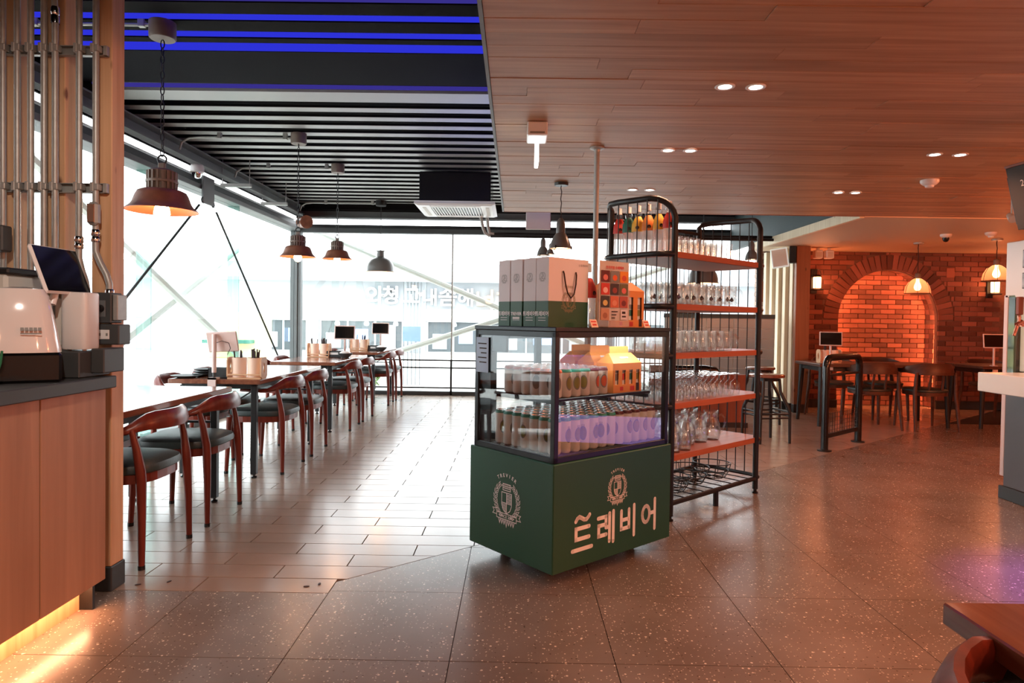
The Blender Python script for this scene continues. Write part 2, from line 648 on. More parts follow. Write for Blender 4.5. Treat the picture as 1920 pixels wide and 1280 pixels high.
Mm['bulb'] = glow('warm_bulb', (1.0, .62, .34), 22)
Mm['redbulb'] = glow('red_orange_bulb', (1.0, .50, .24), 12)
Mm['lantern'] = glow('lantern_glow', (1.0, .42, .16), 6)
Mm['ledstrip'] = glow('arch_led_strip', (1.0, .30, .11), 130)
Mm['blueled'] = glow('blue_led_bar', (.028, .034, .72), .62)
Mm['violetled'] = glow('violet_led_bar', (.06, .045, .40), .42)
Mm['exitglow'] = glow('edge_lit_acrylic', (.95, 1, .98), 3)
Mm['signlit'] = mat('exit_sign_face', (214, 224, 220), .3, emit=((.8, .95, .9), .25))

m = bpy.data.materials.new('frosted_white')
t = NT(m)
a_ = t.n('ShaderNodeBsdfTransparent')
a_.inputs[0].default_value = (1, 1, 1, 1)
b_ = t.n('ShaderNodeBsdfTranslucent')
b_.inputs[0].default_value = (1, 1, 1, 1)
c_ = t.n('ShaderNodeMixShader')
c_.inputs[0].default_value = .5
t.l(a_.outputs[0], c_.inputs[1])
t.l(b_.outputs[0], c_.inputs[2])
t.l(c_.outputs[0], t.out.inputs[0])
Mm['frost'] = m
# terrazzo: pale ground with light and dark chips
m = bpy.data.materials.new('terrazzo')
t = NT(m)
b = t.n('ShaderNodeBsdfPrincipled')
t.l(b.outputs[0], t.out.inputs[0])
b.inputs['Roughness'].default_value = .27
ge = t.n('ShaderNodeNewGeometry')
base = lin((140, 120, 108))
nz = t.n('ShaderNodeTexNoise')
nz.inputs['Scale'].default_value = 2.5
nz.inputs['Detail'].default_value = 8
t.l(ge.outputs['Position'], nz.inputs['Vector'])
cr = t.n('ShaderNodeValToRGB')
cr.color_ramp.elements[0].position = .35
cr.color_ramp.elements[0].color = lin((114, 100, 90))
cr.color_ramp.elements[1].position = .65
cr.color_ramp.elements[1].color = lin((128, 114, 104))
t.l(nz.outputs[0], cr.inputs[0])
prev = cr.outputs[0]
for (sc, thr, keep, colr) in ((40, .18, .68, (224, 208, 190)), (54, .19, .74, (84, 70, 62)), (90, .24, .66, (200, 184, 168))):
    vo = t.n('ShaderNodeTexVoronoi')
    vo.inputs['Scale'].default_value = sc
    t.l(ge.outputs['Position'], vo.inputs['Vector'])
    lt = t.n('ShaderNodeMath', operation='LESS_THAN')
    t.l(vo.outputs['Distance'], lt.inputs[0])
    lt.inputs[1].default_value = thr
    sp = t.n('ShaderNodeSeparateColor')
    t.l(vo.outputs['Color'], sp.inputs[0])
    gt = t.n('ShaderNodeMath', operation='GREATER_THAN')
    t.l(sp.outputs[0], gt.inputs[0])
    gt.inputs[1].default_value = keep
    mu = t.n('ShaderNodeMath', operation='MULTIPLY')
    t.l(lt.outputs[0], mu.inputs[0])
    t.l(gt.outputs[0], mu.inputs[1])
    mx = t.n('ShaderNodeMix', data_type='RGBA')
    t.l(mu.outputs[0], mx.inputs[0])
    t.l(prev, mx.inputs[6])
    mx.inputs[7].default_value = lin(colr)
    prev = mx.outputs[2]
t.l(prev, b.inputs['Base Color'])
Mm['terrazzo'] = m

# ------------------------------------------------------------------ SETTING: floors
# boundary: plank tiles beyond the line from (-.83,3.0) towards (2.86,6.19); terrazzo on the near side
BA, BB = (-.812, 3.03), (2.86, 6.15)
ux, uy = BB[0]-BA[0], BB[1]-BA[1]
uL = math.hypot(ux, uy)
na, nb = -uy/uL, ux/uL            # points to the tile side
nc = na*BA[0]+nb*BA[1]
floor = struct('floor', MB().box(-3.7, 7.7, -2.6, 10.75, -.12, -.012), Mm['grout'])
tag(floor, 'terrazzo floor of large square slabs with pale chips', None, None, 'structure')


def tiles(parent, polys, name, mats, cap=300):
    """polys: list of 2-D polygons; nearest to the camera become parts, the rest one stuff part"""
    polys.sort(key=lambda p: min(math.hypot(q[0], q[1]) for q in p))
    rest = MB()
    for i, p in enumerate(polys):
        cx = sum(q[0] for q in p)/len(p)
        cy = sum(q[1] for q in p)/len(p)
        if i < cap:
            mb = MB()
            mb.prism([(q[0]-cx, q[1]-cy) for q in p], -.012, 0)
            mb.build(name, mats, parent, loc=(cx, cy, random.uniform(-.0006, 0)))
        else:
            rest.prism(p, -.012, -.0003)
    if rest.v:
        tag(rest.build(name+'_field', mats, parent), kind='stuff')


pl = []
X0, Y0, S = -.219, 2.93, .593
for i in range(-8, 14):
    for j in range(-8, 9):
        p = [(X0+i*S, Y0+j*S), (X0+(i+1)*S, Y0+j*S), (X0+(i+1)*S, Y0+(j+1)*S), (X0+i*S, Y0+(j+1)*S)]
        if p[0][1] > 10.4 or p[2][1] < -1.5 or p[2][0] < -3.6 or p[0][0] > 7.6:
            continue
        q = clip(p, -na, -nb, -nc) if p[2][0] > -.80 else p
        if len(q) < 3:
            continue
        if p[2][0] <= -.80 and p[0][1] > 2.9:
            continue
        if p[2][0] <= -.80:
            q = clip(q, 0, -1, -2.903)
        q = inset(q, .0016)
        if len(q) >= 3 and area(q) > .004:
            pl.append(q)
tiles(floor, pl, 'floor_slab', Mm['terrazzo'])
floor2 = struct('floor.001', MB().box(-3.7, 7.7, 2.89, 10.75, -.0125, -.0112), Mm['grout'])
tag(floor2, 'floor of staggered brown-grey plank tiles by the windows', None, None, 'structure')
pl = []
TW, TL = .16, .605
for j in range(0, 50):
    y0 = 2.905+j*TW
    if y0 > 10.6:
        break
    off = -.812 if j % 2 == 0 else -.51
    for i in range(-6, 15):
        x0 = off+i*TL
        p = [(x0, y0), (x0+TL, y0), (x0+TL, min(y0+TW, 10.64)), (x0, min(y0+TW, 10.64))]
        if x0+TL < -3.5 or x0 > 7.5:
            continue
        q = clip(p, na, nb, nc) if j else clip(p, -1, 0, .812)
        if len(q) < 3:
            continue
        q = inset(q, .0030)
        if len(q) >= 3 and area(q) > .001:
            pl.append(q)
tiles(floor2, pl, 'floor_tile', Mm['tile'])
# leaves / debris on the tile corner
for k, (x, y, a) in enumerate(((-1.69, 2.96, .4), (-1.57, 3.0, 1.2), (-.93, 2.97, .2), (-.88, 3.0, 1.6))):
    mb = MB()
    mb.prism([(.013*cos(t_), .006*sin(t_)) for t_ in [i*pi/4 for i in range(8)]], 0.0006, .003)
    tag(mb.build('dry_leaf', Mm['cord'], loc=(x, y, 0), rot=(0, 0, a)),
        ['brown scrap on plank tile against grey post skirting', 'brown scrap on plank tile beside the nearest chair leg',
         'brown spot on the corner plank tile where slabs begin', 'smaller brown spot at the tip of the plank tile corner'][k], 'debris')

# ------------------------------------------------------------------ SETTING: ceilings
roof = struct('ceiling', MB().box(-3.75, 7.75, -2.65, 10.8, 3.26, 3.4), Mm['blackceil'])
tag(roof, 'black upper ceiling behind grey slats')
slm = Mm['slat']
slat0 = None
ys = [5.70+.254*k for k in range(19)]
sl = MB().box(-3.44, 3.42, -.055, .055, .004, .022, m=1).box(-3.44, 3.42, -.055, .055, 0, .004)  # sides coloured black for the shade on them, undersides keep the slat grey
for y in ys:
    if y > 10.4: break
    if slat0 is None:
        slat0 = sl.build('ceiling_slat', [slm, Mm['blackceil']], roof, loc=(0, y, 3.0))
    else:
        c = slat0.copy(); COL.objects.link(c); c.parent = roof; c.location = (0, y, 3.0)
MB().box(-3.3, 3.42, 5.20, 5.43, 2.98, 3.1).build('ceiling_beam', slm, roof)
MB().box(-3.3, 3.42, 4.45, 5.05, 2.99, 3.05).build('ceiling_panel', mat('ceiling_panel_black', (14, 14, 20), .85, spec=.1), roof)
for (a, b_) in ((3.74, 3.88), (3.975, 4.115), (4.215, 4.285), (3.1, 3.5), (2.3, 2.8)):
    MB().box(-3.3, -.1, a, b_, 2.98, 3.06).build('dark_slat', Mm['blackceil'], roof)
for k, (a, b_, mm, lb) in enumerate(((4.29, 4.43, 'blueled', 'blue LED bar in the ceiling nearest the black panel'),
                                     (4.12, 4.21, 'blueled', 'middle blue LED bar in the slatted ceiling'),
                                     (3.885, 3.97, 'blueled', 'blue LED bar in the ceiling beside the big lamp mount'),
                                     (3.52, 3.735, 'violetled', 'wide violet lit ceiling strip at the top of the photo'),
                                     (5.08, 5.15, 'violetled', 'thin dim blue strip below the black ceiling panel'))):
    tg = thing('led_light_bar', lb, 'ceiling light', (-1.7, (a+b_)/2, 2.985))
    hw = (b_-a)/2
    MB().box(-1.58, 1.58, -hw, hw, .012, .05, .004).build('channel', Mm['black'], tg)
    MB().box(-1.57, 1.57, -hw+.004, hw-.004, 0, .012).build('diffuser', Mm[mm], tg)
# wood ceiling with planks
wc = struct('ceiling.001', MB().box(-.13, 7.65, -2.55, 6.6, 2.312, 2.36), Mm['plank'])
tag(wc, 'low ceiling of reddish brown planks')
MB().box(-.145, -.13, -2.5, 6.6, 2.296, 2.40).build('edge_trim', Mm['grey'], wc)
MB().box(-.13, 3.45, 6.6, 6.612, 2.296, 2.40).build('edge_trim', Mm['slatbrown'], wc)
struct('wall_soffit', MB().box(-.13, -.1, -2.5, 6.6, 2.4, 3.26).box(-.1, 3.45, 6.56, 6.6, 2.4, 3.26), Mm['blackceil'])
PW = .117
pcache = {}
rows = []
y = 6.598
nplank = 0
while y > 1.7:
    rows.append(y)
    x = -.129 - random.uniform(0, .8)
    while x < 5.3:
        L = random.choice((.9, 1.2, 1.5, 1.8))
        a, c = max(x, -.129), x+L
        if c > a+.05 and nplank < 299:
            mb = MB().box(-(c-a)/2+.0008, (c-a)/2-.0008, -PW/2+.0005, PW/2-.0005, -.012, 0, .001)
            mb.build('plank', Mm['plank'], wc, loc=((a+c)/2, y-PW/2, 2.312+random.uniform(-.0025, .001)))
            nplank += 1
        x += L
    y -= PW
# cream ceiling over brick corner
cc = struct('ceiling.002', MB().box(3.45, 7.65, 6.6, 9.8, 2.29, 2.4), Mm['cream'])
tag(cc, 'cream painted ceiling above the brick corner')
struct('trim_1', MB().box(3.40, 3.45, 6.6, 9.6, 2.28, 2.38, .004), Mm['slatwhite'])
struct('wall_teal', MB().box(3.42, 3.5, 6.6, 10.6, 2.38, 3.26), Mm['teal'])

# ------------------------------------------------------------------ SETTING: walls
struct('wall_rear', MB().box(-3.75, 7.75, -2.75, -2.6, 0, 3.3), Mm['offwhite'])
struct('wall_left', MB().box(-3.75, -3.55, -2.6, 2.6, 0, 3.3), Mm['offwhite'])
struct('wall_right', MB().box(7.65, 7.8, -2.6, 10.7, 0, 3.3), Mm['brick'])

# brick wall with arched alcove
WY = 9.74
AX, AR, AZ = 5.47, .725, 1.305
wl, wr, wt = 4.02, 7.65, 2.29
mb = MB()
N = 20
for (AR_, ya, yb, i) in [(AR, WY+.012, WY+.07, -1), (AR+.045, WY+.07, WY+.372, -1)]:
    mb.box(wl, AX-AR_, ya, yb, 0, wt)
    mb.box(AX+AR_, wr, ya, yb, 0, wt)
for (AR_, ya, yb, i) in [(AR, WY+.012, WY+.07, k) for k in range(N)]+[(AR+.045, WY+.07, WY+.372, k) for k in range(N)]:
    a0, a1 = pi-pi*i/N, pi-pi*(i+1)/N
    p0 = (AX+AR_*cos(a0), AZ+AR_*sin(a0))
    p1 = (AX+AR_*cos(a1), AZ+AR_*sin(a1))
    vs = []
    for yy in (ya, yb):
        vs += [(p0[0], yy, p0[1]), (p1[0], yy, p1[1]), (p1[0], yy, wt), (p0[0], yy, wt)]
    mb.add(vs, [(0, 1, 2, 3), (4, 7, 6, 5), (0, 4, 5, 1), (3, 2, 6, 7)])
bw = struct('wall_back', mb, Mm['mortar'])
tag(bw, 'red brick wall with an arched alcove')
unit = MB().box(-.5, .5, -.5, .5, -.5, .5, .022)
proto = unit.build('brick', Mm['brick'], bw)
bme = proto.data
bpy.data.objects.remove(proto)


def brick(parent, cx, cy, cz, sx, sy, sz, rot=None, name='brick', me=None):
    o = bpy.data.objects.new(name, me or bme)
    COL.objects.link(o)
    o.parent = parent
    o.location = (cx, cy, cz)
    o.scale = (sx, sy, sz)
    if rot:
        o.rotation_euler = rot
    return o


BL, BH, JT = .215, .062, .011
VR = AR+.235
bl = []
z = .13
r_ = 0
while z < wt-.02:
    h = min(BH, wt-z-.004)
    x = wl+.04 + (0 if r_ % 2 else -(BL+JT)/2)
    while x < 6.95:
        a, c = max(x, wl+.02), x+BL
        zc = z+h/2
        segs = [(a, c)]
        # clear the arch and its ring of upright bricks
        if zc < AZ:
            xl, xr = AX-AR, AX+AR
            if zc > AZ-.02: pass
        else:
            d = VR**2-(zc-AZ)**2
            xl, xr = (AX-math.sqrt(d), AX+math.sqrt(d)) if d > 0 else (AX, AX)
        out = []
        for (s0, s1) in segs:
            if s1 <= xl or s0 >= xr:
                out.append((s0, s1))
            else:
                if s0 < xl-.03: out.append((s0, xl-.006))
                if s1 > xr+.03: out.append((xr+.006, s1))
        for (s0, s1) in out:
            if s1-s0 > .03:
                bl.append(((s0+s1)/2, zc, s1-s0, h))
        x += BL+JT
    z += BH+JT
    r_ += 1
bl.sort(key=lambda q: abs(q[0]-AX)+abs(q[1]-1.4)*.6)
restb = MB()
for i, (cx, cz, sx, sz) in enumerate(bl):
    d = random.uniform(-.004, .006)
    if i < 262:
        brick(bw, cx, WY+.02-d, cz, sx, .05, sz)
    else:
        restb.box(cx-sx/2, cx+sx/2, WY-d, WY+.03, cz-sz/2, cz+sz/2, .003)
tag(restb.build('brick_field', Mm['brick'], bw), kind='stuff')
nv = 31
for i in range(nv):
    a = pi*(i+.5)/nv
    rr = AR+.117
    brick(bw, AX+rr*cos(a), WY+.018-random.uniform(-.002, .006), AZ+rr*sin(a), .215, .05, pi*rr/nv-.012, (0, -a, 0))
# alcove
al = struct('wall_alcove', MB().box(AX-AR-.08, AX+AR+.08, WY+.372, WY+.45, 0, 2.29), Mm['mortar'])
tag(al, 'brick back of the arched alcove')
z, r_, cnt = .01, 0, 0
while z < AZ+AR:
    x = AX-AR-.1 + (0 if r_ % 2 else (BL+JT)/2)
    while x < AX+AR:
        a, c = max(x, AX-AR-.03), min(x+BL, AX+AR+.03)
        if c-a > .03:
            brick(al, (a+c)/2, WY+.365-random.uniform(-.003, .005), z+BH/2, c-a, .05, BH)
            cnt += 1
        x += BL+JT
    # jamb bricks on both reveals
    if z+BH < AZ:
        for sgn in (-1, 1):
            for k in range(2):
                brick(al, AX+sgn*(AR+.061-random.uniform(0, .005)), WY+.185+k*.125+(.02 if r_ % 2 else 0), z+BH/2, .05, .115, BH)
                cnt += 1
    z += BH+JT
    r_ += 1
for i in range(30):
    a = pi*(i+.5)/30
    for k in range(2):
        brick(al, AX+(AR+.062)*cos(a), WY+.185+k*.125, AZ+(AR+.062)*sin(a), .05, .115, pi*AR/30-.008, (0, -a, 0))
led = thing('arch_light_strip', 'glowing orange strip light lining the brick arch', 'strip light', (AX, WY+.088, 0))
rl = AR+.034
path = [(rl, 0, .03)]+[(rl, 0, z_) for z_ in (.5, 1.0)] + [(rl*cos(pi*i/24), 0, AZ+rl*sin(pi*i/24)) for i in range(25)] + [(-rl, 0, z_) for z_ in (1.0, .5, .03)]
MB().tube(path, .005, 6).build('glow_tube', Mm['ledstrip'], led)
for o_ in (-1, 1):
    MB().tube([(p[0]*1.012, .01, p[2]) for p in path[::2]], .004, 4).build('mounting_channel', Mm['alu'], led)
    break
struct('baseboard_back', MB().box(wl+.03, AX-AR, WY-.015, WY+.02, 0, .115, .003).box(AX+AR, wr, WY-.015, WY+.02, 0, .115, .003), Mm['skirting'])

# slat wall beside the brick corner, along x = 4.02
sw = struct('wall_slats', MB().box(3.91, 4.04, 9.17, 10.45, 0, 2.32), Mm['slatbrown'])
tag(sw, 'wall of alternating pale and brown timber slats')
for k in range(5):
    y = 9.27+k*.245
    MB().box(-.028, .06, -.05, .05, 0, 2.20, .003).build('pale_slat', Mm['slatwhite'], sw, loc=(3.87, y, .115))
    if k < 4:
        MB().box(-.01, .02, -.06, .06, 0, 2.20, .003).build('brown_slat', Mm['slatbrown'], sw, loc=(3.90, y+.1225, .115))
MB().box(-.09, .10, -.035, .035, 0, 2.20, .003).build('corner_post', Mm['slatbrown'], sw, loc=(3.94, 9.15, .115))
for k in range(5):
    MB().box(-.045, .05, -.052, .052, 0, .115, .003).build('slat_foot', Mm['skirting'], sw, loc=(3.87, 9.27+k*.245, 0))
MB().box(-.095, .105, -.04, .04, 0, .115, .003).build('slat_foot', Mm['skirting'], sw, loc=(3.94, 9.15, 0))
# pale brick pier by the window
bp_ = struct('wall_pier', MB().box(3.83, 4.2, 10.46, 10.62, 0, 2.6), Mm['mortar'])
tag(bp_, 'narrow pale brick pier beside the far window')
pb = MB().box(-.5, .5, -.5, .5, -.5, .5, .035).build('brick', Mm['palebrick'], bp_)
pbm = pb.data
bpy.data.objects.remove(pb)
z = .12
k = 0
while z < 2.5:
    brick(bp_, 3.94, 10.45, z+.031, .2, .04, .062, me=pbm)
    brick(bp_, 3.825, 10.53+(.01 if k % 2 else -.01), z+.031, .03, .14, .062, me=pbm)
    z += .073
    k += 1

# ------------------------------------------------------------------ SETTING: windows
def window(name, label):
    return tag(struct(name, MB().box(0, .001, 0, .001, -.05, -.049), Mm['black']), label)


# left window wall along x = -3.55
w1 = thing('window_1', 'glass wall along the left side of the dining room', None)
w1['kind'] = 'structure'
ym = [2.6, 4.3, 6.3, 8.3, 10.62]
for i in range(4):
    MB().box(-3.556, -3.546, ym[i]+.012, ym[i+1]-.012, .06, 2.60).build('pane', Mm['window'], w1)
for y in ym[1:-1]:
    MB().box(-3.62, -3.48, y-.009, y+.009, .06, 2.60).build('glass_fin', Mm['finglass'], w1)
MB().box(-3.66, -3.44, 2.6, 10.7, 2.60, 2.655, .004).build('head_profile', Mm['grey'], w1)
MB().box(-3.60, -3.50, 2.6, 10.7, 2.66, 2.74, .004).build('head_profile', Mm['darkgrey'], w1)
MB().box(-3.62, -3.48, 2.6, 10.7, 0, .06, .004).build('sill_profile', Mm['darkgrey'], w1)
w2 = thing('window_2', 'glass wall at the far end of the dining room', None)
w2['kind'] = 'structure'
xm = [-3.5, -1.02, 1.5, 3.92]
for i in range(3):
    MB().box(xm[i]+.012, xm[i+1]-.012, 10.646, 10.656, .06, 2.58).build('pane', Mm['window'], w2)
for x in xm[1:-1]:
    MB().box(x-.010, x+.010, 10.60, 10.67, .06, 2.58).build('mullion', Mm['steel'], w2)
    MB().box(x-.016, x+.016, 10.58, 10.60, -.03, .56).build('rail_post', Mm['black'], w2)
for z in (.56, .44, .12):
    MB().box(-3.5, 3.92, 10.578, 10.598, z-.011, z+.011).build('guard_rail', Mm['black'], w2)
MB().box(-3.55, 4.0, 10.58, 10.68, 0, .06, .004).build('sill_profile', Mm['darkgrey'], w2)
MB().box(-3.55, 4.0, 10.58, 10.70, 2.58, 2.66, .004).build('head_profile', Mm['darkgrey'], w2)
MB().box(-3.55, 4.0, 10.60, 10.70, 2.66, 2.71, .004).build('head_profile', Mm['black'], w2)
# corner post with grooves
cp = struct('trim_2', MB().box(-3.62, -3.56, 10.60, 10.72, 0, 2.6, .004).box(-3.55, -3.50, 10.58, 10.70, 0, 2.6, .004).box(-3.495, -3.455, 10.60, 10.72, 0, 2.6, .004), Mm['grey'])
tag(cp, 'grey grooved steel post in the window corner')
# steel edge beams below the slat ceiling
b1 = struct('trim_3', MB().box(-3.44, -3.40, 2.6, 10.5, 2.80, 2.94, .004).box(-3.44, -3.30, 2.6, 10.5, 2.80, 2.815).box(-3.44, -3.30, 2.6, 10.5, 2.925, 2.94), Mm['grey'])
tag(b1, 'grey steel channel beam along the left window wall')
b2 = struct('trim_4', MB().box(-3.42, 3.9, 10.46, 10.50, 2.78, 2.90, .004).box(-3.42, 3.9, 10.36, 10.5, 2.78, 2.795), Mm['grey'])
tag(b2, 'grey steel channel beam along the far window wall')
struct('trim_5', MB().box(-3.42, 3.9, 10.28, 10.5, 2.90, 3.0), Mm['blackceil'])
struct('wall_upper_left', MB().box(-3.52, -3.45, 2.6, 10.55, 2.83, 3.26), Mm['blackceil'])
struct('wall_upper_far', MB().box(-3.5, 3.9, 10.51, 10.56, 2.79, 3.26), Mm['blackceil'])
struct('wall_upper_near', MB().box(-3.6, -3.45, -2.6, 2.6, 2.6, 3.26), Mm['blackceil'])
# perforated white tray in the light slot over the left window
mb = MB()
for k in range(60):
    mb.box(-3.62, -3.50, 2.7+k*.13, 2.7+k*.13+.124, 2.758, 2.762)
tag(mb.build('cable_tray', Mm['white'], None), 'white perforated cable tray above the left window', 'cable tray')

# ------------------------------------------------------------------ OUTSIDE
gr = struct('street_ground', MB().box(-40, 40, 10.76, 60, -.3, -.02).box(-40, -3.78, -6, 10.76, -.3, -.02), Mm['pave'])
tag(gr, 'pale street paving outside the windows')
fb = thing('shop_building', 'pale shop building across the street with raised sign letters', 'building', (0, 24, -.02))
MB().box(-16, 14, .6, 3, 2.72, 3.3).build('upper_wall', Mm['facade'], fb)
MB().box(-16, 14, -.5, 3, 2.60, 2.72, .02).build('eave', Mm['facade'], fb)
MB().box(-16, 14, -.52, -.5, 2.55, 2.66).build('gutter', Mm['facadegrey'], fb)
for (a, c) in ((-16, -7.95), (-7.85, -4.05), (-3.25, 14)):
    MB().box(a, c, 0, .3, 1.15, 2.6, .02).build('sign_panel', Mm['facade' if a < -8 else 'facadegrey'], fb)
MB().box(-3.25, 6, -.06, 0, 1.16, 1.6).build('lower_panel', Mm['facade'], fb)
for (a, c) in ((-9.3, -7.6), (-7.1, -4.1), (-3.2, -1.3), (-.9, 3), (3.4, 8)):
    f = MB().box(a, c, .1, .2, .05, 1.14, 0).build('shop_window', Mm['outdark'], fb)
    n_ = max(2, int((c-a)/1.0))
    for k in range(n_+1):
        xx = a+(c-a)*k/n_
        MB().box(xx-.03, xx+.03, .04, .1, .05, 1.14).build('frame_bar', Mm['facade'], f)
    for k in range(n_):
        MB().box(a+(c-a)*(k+.2)/n_, a+(c-a)*(k+.75)/n_, .06, .09, .15+.2*(k % 2), .7+.15*(k % 3)).build('window_poster', Mm[('facade', 'outblue', 'facadegrey')[k % 3]], f)
for a, c in ((-16, -9.4), (-7.55, -7.15), (-4.05, -3.25), (-1.25, -.95), (3.05, 3.35)):
    MB().box(a, c, 0, .3, 0, 2.6 if -4.1 < a < -3 else 1.15, .01).build('pier', Mm['facade'], fb)
for k in range(6):
    MB().cyl((-3.95+.12*k, -.1, 0), (-3.95+.12*k, -.1, 2.58), .03, n=6).build('column_rib', Mm['facadegrey'], fb)
lx = -5.45
for s_, mm, x_, sz, dz in (('와', 'signwhite', -5.1, .95, 0), ('쳥', 'signwhite', -4.5, .85, .05), ('고', 'signwhite', -3.75, .85, .03), ('내', 'signwhite', -3.1, .8, 0),
                      ('솜', 'signwhite', -2.45, .95, .03), ('해', 'signwhite', -1.8, .85, 0), ('너', 'signorange', -1.1, 1.0, -.1), ('기', 'signorange', -.35, 1.1, -.15)):
    o = text('sign_letter', s_, sz*.82, Mm[mm], fb, (x_, -.12, 1.98+dz), (R(90), 0, 0), extrude=.06, bold=.012)
for k in range(9):
    MB().box(-3.15+.15*k, -3.05+.15*k, -.085, -.07, 1.24, 1.36, .004).build('small_letter_block', Mm['signwhite'], fb)
for k in range(7):
    MB().lathe([(.001, 0), (.09, .03), (.1, .1), (.07, .17), (.001, .18)], 8, (-6.4+1.05*k, -.25, .95)).build('round_lamp', Mm['facade'], fb)
# blue street banner on ribs
bn = thing('street_banner', 'small pale blue banner sign on posts just outside the far window', 'sign', (-1.93, 12.3, -.02))
MB().box(-.17, .17, -.01, .01, .82, 1.1, .004).build('banner', Mm['outblue'], bn)
for k in range(5):
    MB().cyl((-.15+.075*k, .04, 0), (-.15+.075*k, .04, .84), .012, n=6).build('post', Mm['facadegrey'], bn)
# white bracing tubes outside
xb = thing('steel_bracing', 'white steel cross bracing outside the far window', 'bracing', (0, 11.2, -.02))
MB().cyl((-3.9, 0, 2.9), (3.3, 0, -.0), .05, n=8).build('brace_tube', Mm['whitesteel'], xb)
MB().cyl((-3.9, .08, .05), (3.3, .08, 2.42), .05, n=8).build('brace_tube', Mm['whitesteel'], xb)
xb = thing('steel_bracing', 'white steel cross bracing outside the left window wall', 'bracing', (-4.2, 8.3, -.02))
MB().cyl((0, -3.6, 3.03), (0, 2.6, .27), .055, n=8).build('brace_tube', Mm['whitesteel'], xb)
MB().cyl((-.09, -3.0, .12), (-.09, 2.6, 2.6), .055, n=8).build('brace_tube', Mm['whitesteel'], xb)
yb = thing('yellow_shed', 'pale yellow street booth with a teal awning outside the left glass', 'booth', (-8.3, 19.5, -.02))
MB().box(-.75, .75, 0, 1, 0, 1.35, .02).build('body', Mm['yellowwall'], yb)
MB().box(-.8, .6, -.35, 0, .45, .55, .01).build('awning', Mm['tealpaper'], yb)
lb = thing('side_building', 'pale building beyond the left window wall', 'building', (-13, 9, -.02))
MB().box(-1, 0, -6, 9, 0, 9).build('wall', Mm['facade'], lb)
for k in range(4):
    f = MB().box(0, .05, -4+3*k, -2.4+3*k, 1.0, 2.4, .01).build('window', Mm['facadegrey'], lb)
    MB().box(.04, .06, -4+3*k+.08, -2.48+3*k, 1.08, 2.32).build('pane', Mm['outdark'], f)
# low planting outside
for k, (x, y, s_) in enumerate(((-2.45, 11.6, .22), (-2.9, 11.5, .25))):
    pb = thing('street_shrub', ['small yellow-green shrub outside the far window next to the last chair', 'second small shrub outside the far window nearer the corner post'][k], 'shrub', (x, y, -.02))
    mb = MB()
    rr = random.Random(k)
    for i in range(90):
        a, b_ = rr.uniform(0, 2*pi), rr.uniform(.1, 1)
        c = Vector((cos(a)*s_*.6*b_, sin(a)*s_*.6*b_, s_*(.3+rr.random()*1.3)))
        d = Vector((rr.uniform(-1, 1), rr.uniform(-1, 1), rr.uniform(-.3, 1))).normalized()*.05
        e = d.cross(Vector((0, 0, 1))).normalized()*.018
        mb.add([c-d, c+e, c+d, c-e], [(0, 1, 2, 3)])
    tag(mb.build('foliage', Mm['leaf'], pb), kind='stuff')
    MB().cyl((0, 0, 0), (0, 0, s_*.8), .012, .006, 6).build('stem', Mm['cord'], pb)

# ------------------------------------------------------------------ TABLES
def dining_table(label, x0, x1, y0, y1, h=.75):
    cx, cy = (x0+x1)/2, (y0+y1)/2
    W, L = (x1-x0)/2, (y1-y0)/2
    t = thing('dining_table', label, 'table', (cx, cy, 0), 0, 'window dining tables')
    MB().box(-W, W, -L, L, h-.034, h, .004).build('tabletop', Mm['table'], t)
    f = MB()
    a, b_ = W-.075, L-.09
    for sx in (-1, 1):
        f.box(sx*a-.018, sx*a+.018, -b_, b_, h-.075, h-.034)
    for sy in (-1, 1):
        f.box(-a, a, sy*b_-.018, sy*b_+.018, h-.075, h-.034)
    f.build('frame', Mm['black'], t)
    for sx in (-1, 1):
        for sy in (-1, 1):
            lg = MB().box(-.021, .021, -.021, .021, .03, h-.05, .003).build('leg', Mm['black'], t, loc=(sx*a, sy*b_, 0))
            MB().lathe([(0, 0), (.02, 0), (.022, .012), (.009, .016), (.009, .04)], 10).build('glide', Mm['blackgloss'], lg)
    for sy in (-1, 1):
        MB().box(-a, a, sy*b_-.008, sy*b_+.008, .52, .535).build('stretcher', Mm['black'], t)
        MB().cyl((a, sy*b_, h-.08), (.05, sy*b_, .53), .006, n=6).build('brace', Mm['black'], t)
        MB().cyl((-a, sy*b_, h-.08), (-.05, sy*b_, .53), .006, n=6).build('brace', Mm['black'], t)
    return t


TX0, TX1 = -2.57, -1.885
TY = [(3.02, 4.40), (4.88, 6.42), (6.92, 8.43), (9.06, 10.50)]
TN = ['bare wooden table nearest the counter post', 'wooden table with a white tablet stand clamped on its near end',
      'wooden table with a bowl and tablet, second from the far window', 'wooden table nearest the far window']
for (a, c), n_ in zip(TY, TN):
    dining_table(n_, TX0, TX1, a, c)


# ------------------------------------------------------------------ ELBOW CHAIRS
def rot_sec(pts, hh, ww):
    """sweep an upright oval along a path in plan"""
    mb = MB()
    vs, fs = [], []
    n = 10
    N = len(pts)
    for i, p in enumerate(pts):
        a, c = Vector(pts[max(0, i-1)]), Vector(pts[min(N-1, i+1)])
        d = (c-a)
        d.z = 0
        d.normalize()
        nn = Vector((-d.y, d.x, 0))
        for k in range(n):
            an = 2*pi*k/n
            q = Vector(p)+nn*(ww[i]*cos(an))+Vector((0, 0, hh[i]*sin(an)))+nn*(.012*sin(an)*hh[i]/.045)
            vs.append(q)
    for i in range(N-1):
        for k in range(n):
            l = (k+1) % n
            fs.append((i*n+k, i*n+l, (i+1)*n+l, (i+1)*n+k))
    fs += [tuple(range(n)), tuple((N-1)*n+k for k in range(n))]
    mb.add(vs, fs, 0, True)
    return mb


